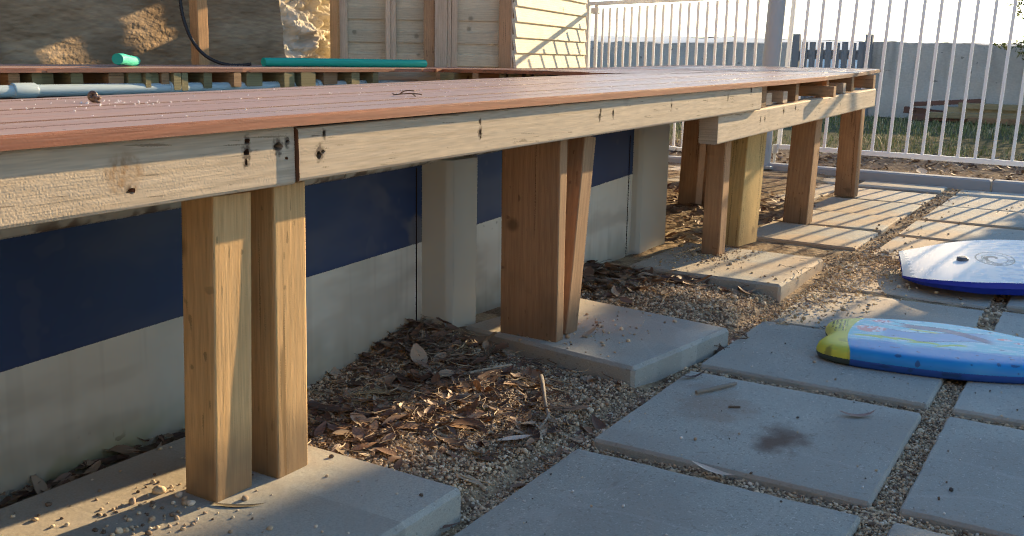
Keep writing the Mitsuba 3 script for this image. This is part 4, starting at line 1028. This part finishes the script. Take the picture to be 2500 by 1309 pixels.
single_leaf('dry_leaf', (-.463, 2.372), .002, .092, .020, .55, (.26, .17, .145), 'narrow brown leaf lying alone on the stained paver, right of the stain', seed=3)
single_leaf('dry_leaf', (-.64, 1.872), .0, .10, .022, -.2, (.50, .43, .36), 'pale narrow leaf lying in the gravel joint before the stained paver', seed=4, curl=.1)
single_leaf('dry_leaf', (-.905, 2.425), .002, .085, .016, .75, (.10, .085, .08), 'dark curled leaf at the far left corner of the stained paver', seed=5, curl=.3)
single_leaf('dry_leaf', (-1.185, 1.835), .006, .05, .022, .1, (.60, .20, .03), 'bright orange leaf among the brown litter', seed=6)
single_leaf('dry_leaf', (-1.067, 1.787), .004, .085, .026, 1.0, (.55, .48, .41), 'pale beige leaf on the open gravel near the paver corner', seed=7, curl=.05)
single_leaf('dry_leaf', (-1.178, 1.655), .004, .075, .026, -.75, (.50, .36, .24), 'tan leaf lying flat on the gravel near the foreground slab', seed=8, curl=.05)
single_leaf('dry_leaf', (-1.285, 1.965), .012, .055, .03, 1.9, (.34, .21, .13), 'upright folded brown leaf in the sunny gravel', seed=9, tilt=(.5, .9))
single_leaf('dry_leaf', (-1.225, 1.885), .008, .05, .026, .4, (.09, .09, .035), 'dull green leaf among the brown litter', seed=10)
single_leaf('dry_leaf', (-1.245, 2.49), SL, .06, .03, .9, (.42, .37, .29), 'pale pointed leaf at the foot of the leaning brown post', seed=12, tilt=(0, -.5))
single_leaf('dry_leaf', (-1.26, 1.155), SL, .10, .013, .55, (.20, .16, .10), 'long olive brown leaf at the foot of the front post', seed=13, curl=.03)
single_leaf('dry_leaf', (-.985, 1.37), -.01, .09, .02, .4, (.16, .10, .08), 'dark brown leaf in the joint beside the foreground slab', seed=14)
single_leaf('bark_strip', (-1.55, 1.97), .012, .26, .032, -.45, (.075, .05, .04), 'long dark strip of bark slanting from the pool wall', 'bark', .04, .5, (0, -.05), .2, 15)
single_leaf('bark_strip', (-1.535, 1.67), .012, .22, .036, .35, (.10, .07, .055), 'dark strip of bark lying behind the foreground slab', 'bark', .03, .6, (0, .0), .2, 16)
put('stick', tube([(-.845, 2.305, .0075), (-.82, 2.355, .008), (-.785, 2.432, .0075)], [.005, .0052, .0046], 9), 'stick_wood', smooth=50, label='short straight grey stick on the stained paver', cat='stick')
put('stick', tube([(-.745, 2.262, .003), (-.72, 2.275, .003)], .0028, 7), 'bark', smooth=50, label='tiny dark stick end beside the stain', cat='stick')
put('stick', tube(spline([(-1.215, 2.16, .02), (-1.15, 2.06, .022), (-1.09, 1.97, .012), (-1.06, 1.93, .006)], 12), np.linspace(.007, .0035, 12), 8), 'stick_wood', smooth=50, label='bent pale grey stick on the sunny gravel', cat='stick')
put('stick', tube(spline([(-1.075, 1.955, .012), (-1.06, 1.905, .008), (-1.058, 1.875, .002)], 8), .003, 7), 'stick_wood', smooth=50, label='forked short end next to the bent grey stick', cat='stick')
put('stick', tube(spline([(-1.40, 2.02, .02), (-1.36, 2.10, .026), (-1.325, 2.19, .024)], 10), [.0042] * 5 + [.0035] * 5, 8), 'pale_stick', smooth=50, label='pale split stick slanting across the brown leaves', cat='stick')

# mulch strip under the gate and the lawn
R = np.random.default_rng(400); x, y = spread(2600, -3.8, 1.0, 7.62, 9.6, 401)
v, f, c = litter(x, y, Hg(x, y) + .003, .045 * R.lognormal(0, .4, len(x)), 402, .25, [(.16, .11, .08), (.10, .075, .06), (.26, .19, .14), (.09, .07, .06), (.30, .25, .2)])
put('mulch', (v, f), 'leaf_mat', smooth=True, color=c, label='brown bark and leaf mulch on the strip behind the kerb', kind='stuff')
n = 15000; x, y = spread(n, -5.5, 1.6, 9.0, 15.1, 403, lambda x, y: np.clip(meshkit.fbm(np.stack([x * .9, y * .9, 0 * x], -1), 3, 12) * 2.2 - .45, .05, 1) * np.clip((y - 8.9) / .8, 0, 1)); n = len(x)
a = R.uniform(0, 6.28, n); h = R.uniform(.03, .09, n) * (.6 + .8 * meshkit.fbm(np.stack([x, y, 0 * x], -1), 2, 13)); le = R.uniform(.2, .8, n) * h; wd = R.uniform(.004, .008, n); g0 = Hg(x, y) - .005
dx, dy, px, py = np.cos(a), np.sin(a), -np.sin(a), np.cos(a)
V = np.stack([np.stack([x - px * wd, y - py * wd, g0], -1), np.stack([x + px * wd, y + py * wd, g0], -1), np.stack([x + dx * le * .4 - px * wd * .6, y + dy * le * .4 - py * wd * .6, g0 + h * .65], -1), np.stack([x + dx * le * .4 + px * wd * .6, y + dy * le * .4 + py * wd * .6, g0 + h * .65], -1), np.stack([x + dx * le, y + dy * le, g0 + h], -1)], 1).reshape(-1, 3)
b = np.arange(n)[:, None] * 5; F = np.vstack([b + [0, 1, 3], b + [0, 3, 2], b + [2, 3, 4]])
gc = np.array([(.17, .20, .075), (.21, .23, .09), (.13, .16, .06), (.36, .31, .18), (.42, .37, .23)])[R.choice(5, n, p=[.25, .2, .2, .2, .15])] * R.uniform(.8, 1.2, (n, 1))
put('grass', (V, F), 'grass_mat', color=np.repeat(gc, 5, axis=0), label='patchy rough grass between the fence and the rendered wall', kind='stuff')

# ---------------------------------------------------------------- trees just outside the picture whose shade falls on the yard
R = np.random.default_rng(500); cl = []
for i in range(7): cl.append((R.uniform(.0, .30), R.uniform(11.3, 11.7), R.uniform(2.5, 2.72), .12, .15, .07, 26))
for i in range(330):
    x, y, z = R.uniform(.74, 5.2), R.uniform(10.7, 12.5), R.uniform(1.5, 6.4)
    if x < 1.0 and (2.0 < z < 2.5 or z > 3.2): x += .35
    cl.append((x, y, z, .42, .42, .36, 130))
for i in range(60): cl.append((R.uniform(.60, .95), R.uniform(11.3, 11.8), R.choice([R.uniform(1.4, 1.95), R.uniform(2.5, 3.3), R.uniform(2.5, 3.3)]), .27, .27, .22, 90))
for z in np.arange(2.55, 3.5, .09): cl.append((.53, 11.5, z, .19, .24, .11, 170)); cl.append((.8, 11.5, z, .3, .3, .15, 170))
mm_, cc_ = leaf_cloud(cl, .19, .085, 501, GREEN)
put('gum_tree__crown', mm_, 'foliage_mat', color=cc_)
put('gum_tree__trunk', limbs((2.6, 11.8, 0), [(1.0, 11.5, 4.5), (3.0, 11.6, 6.0), (4.2, 12.0, 4.4), (2.2, 11.2, 5.2)], .16, 9), 'bark', smooth=40)
tag('gum_tree', 'broad shade tree standing to the right, outside the frame', 'tree')

# ---------------------------------------------------------------- the house unseen behind the camera, put in so its brick wall takes the low sun and closes off the sky on that side
HW = -2.6
put('house__wall', tm(cbox((-7.5, HW - .25, -.05), (7.5, HW, 2.75), .005)), 'added_house_brick')
put('house__roof', hull([(-7.9, HW + .55, 2.72), (7.9, HW + .55, 2.72), (-7.9, HW + .55, 2.80), (7.9, HW + .55, 2.80), (-7.9, HW - 4, 4.7), (7.9, HW - 4, 4.7), (-7.9, HW - 4, 4.62), (7.9, HW - 4, 4.62)]), 'galv_steel')
tag('house', 'house with a tan brick wall, unseen behind the viewer, put there to bounce light', 'house')

for name, text in (('footing_slab', 'footing slabs under the deck posts'), ('timber_plank', 'planks in the timber pile'), ('dry_leaf', 'single fallen leaves'), ('stick', 'single sticks on the ground'), ('bark_strip', 'strips of bark in the litter'),
                   ('pool_noodle', 'green pool noodles on the far deck'), ('bodyboard', 'bodyboards lying on the pavers'), ('boundary_wall', 'lengths of the rendered wall')):
    for key in labels:
        if key == name or (key.startswith(name + '_') and key[len(name) + 1:].isdigit()): labels[key]['group'] = text
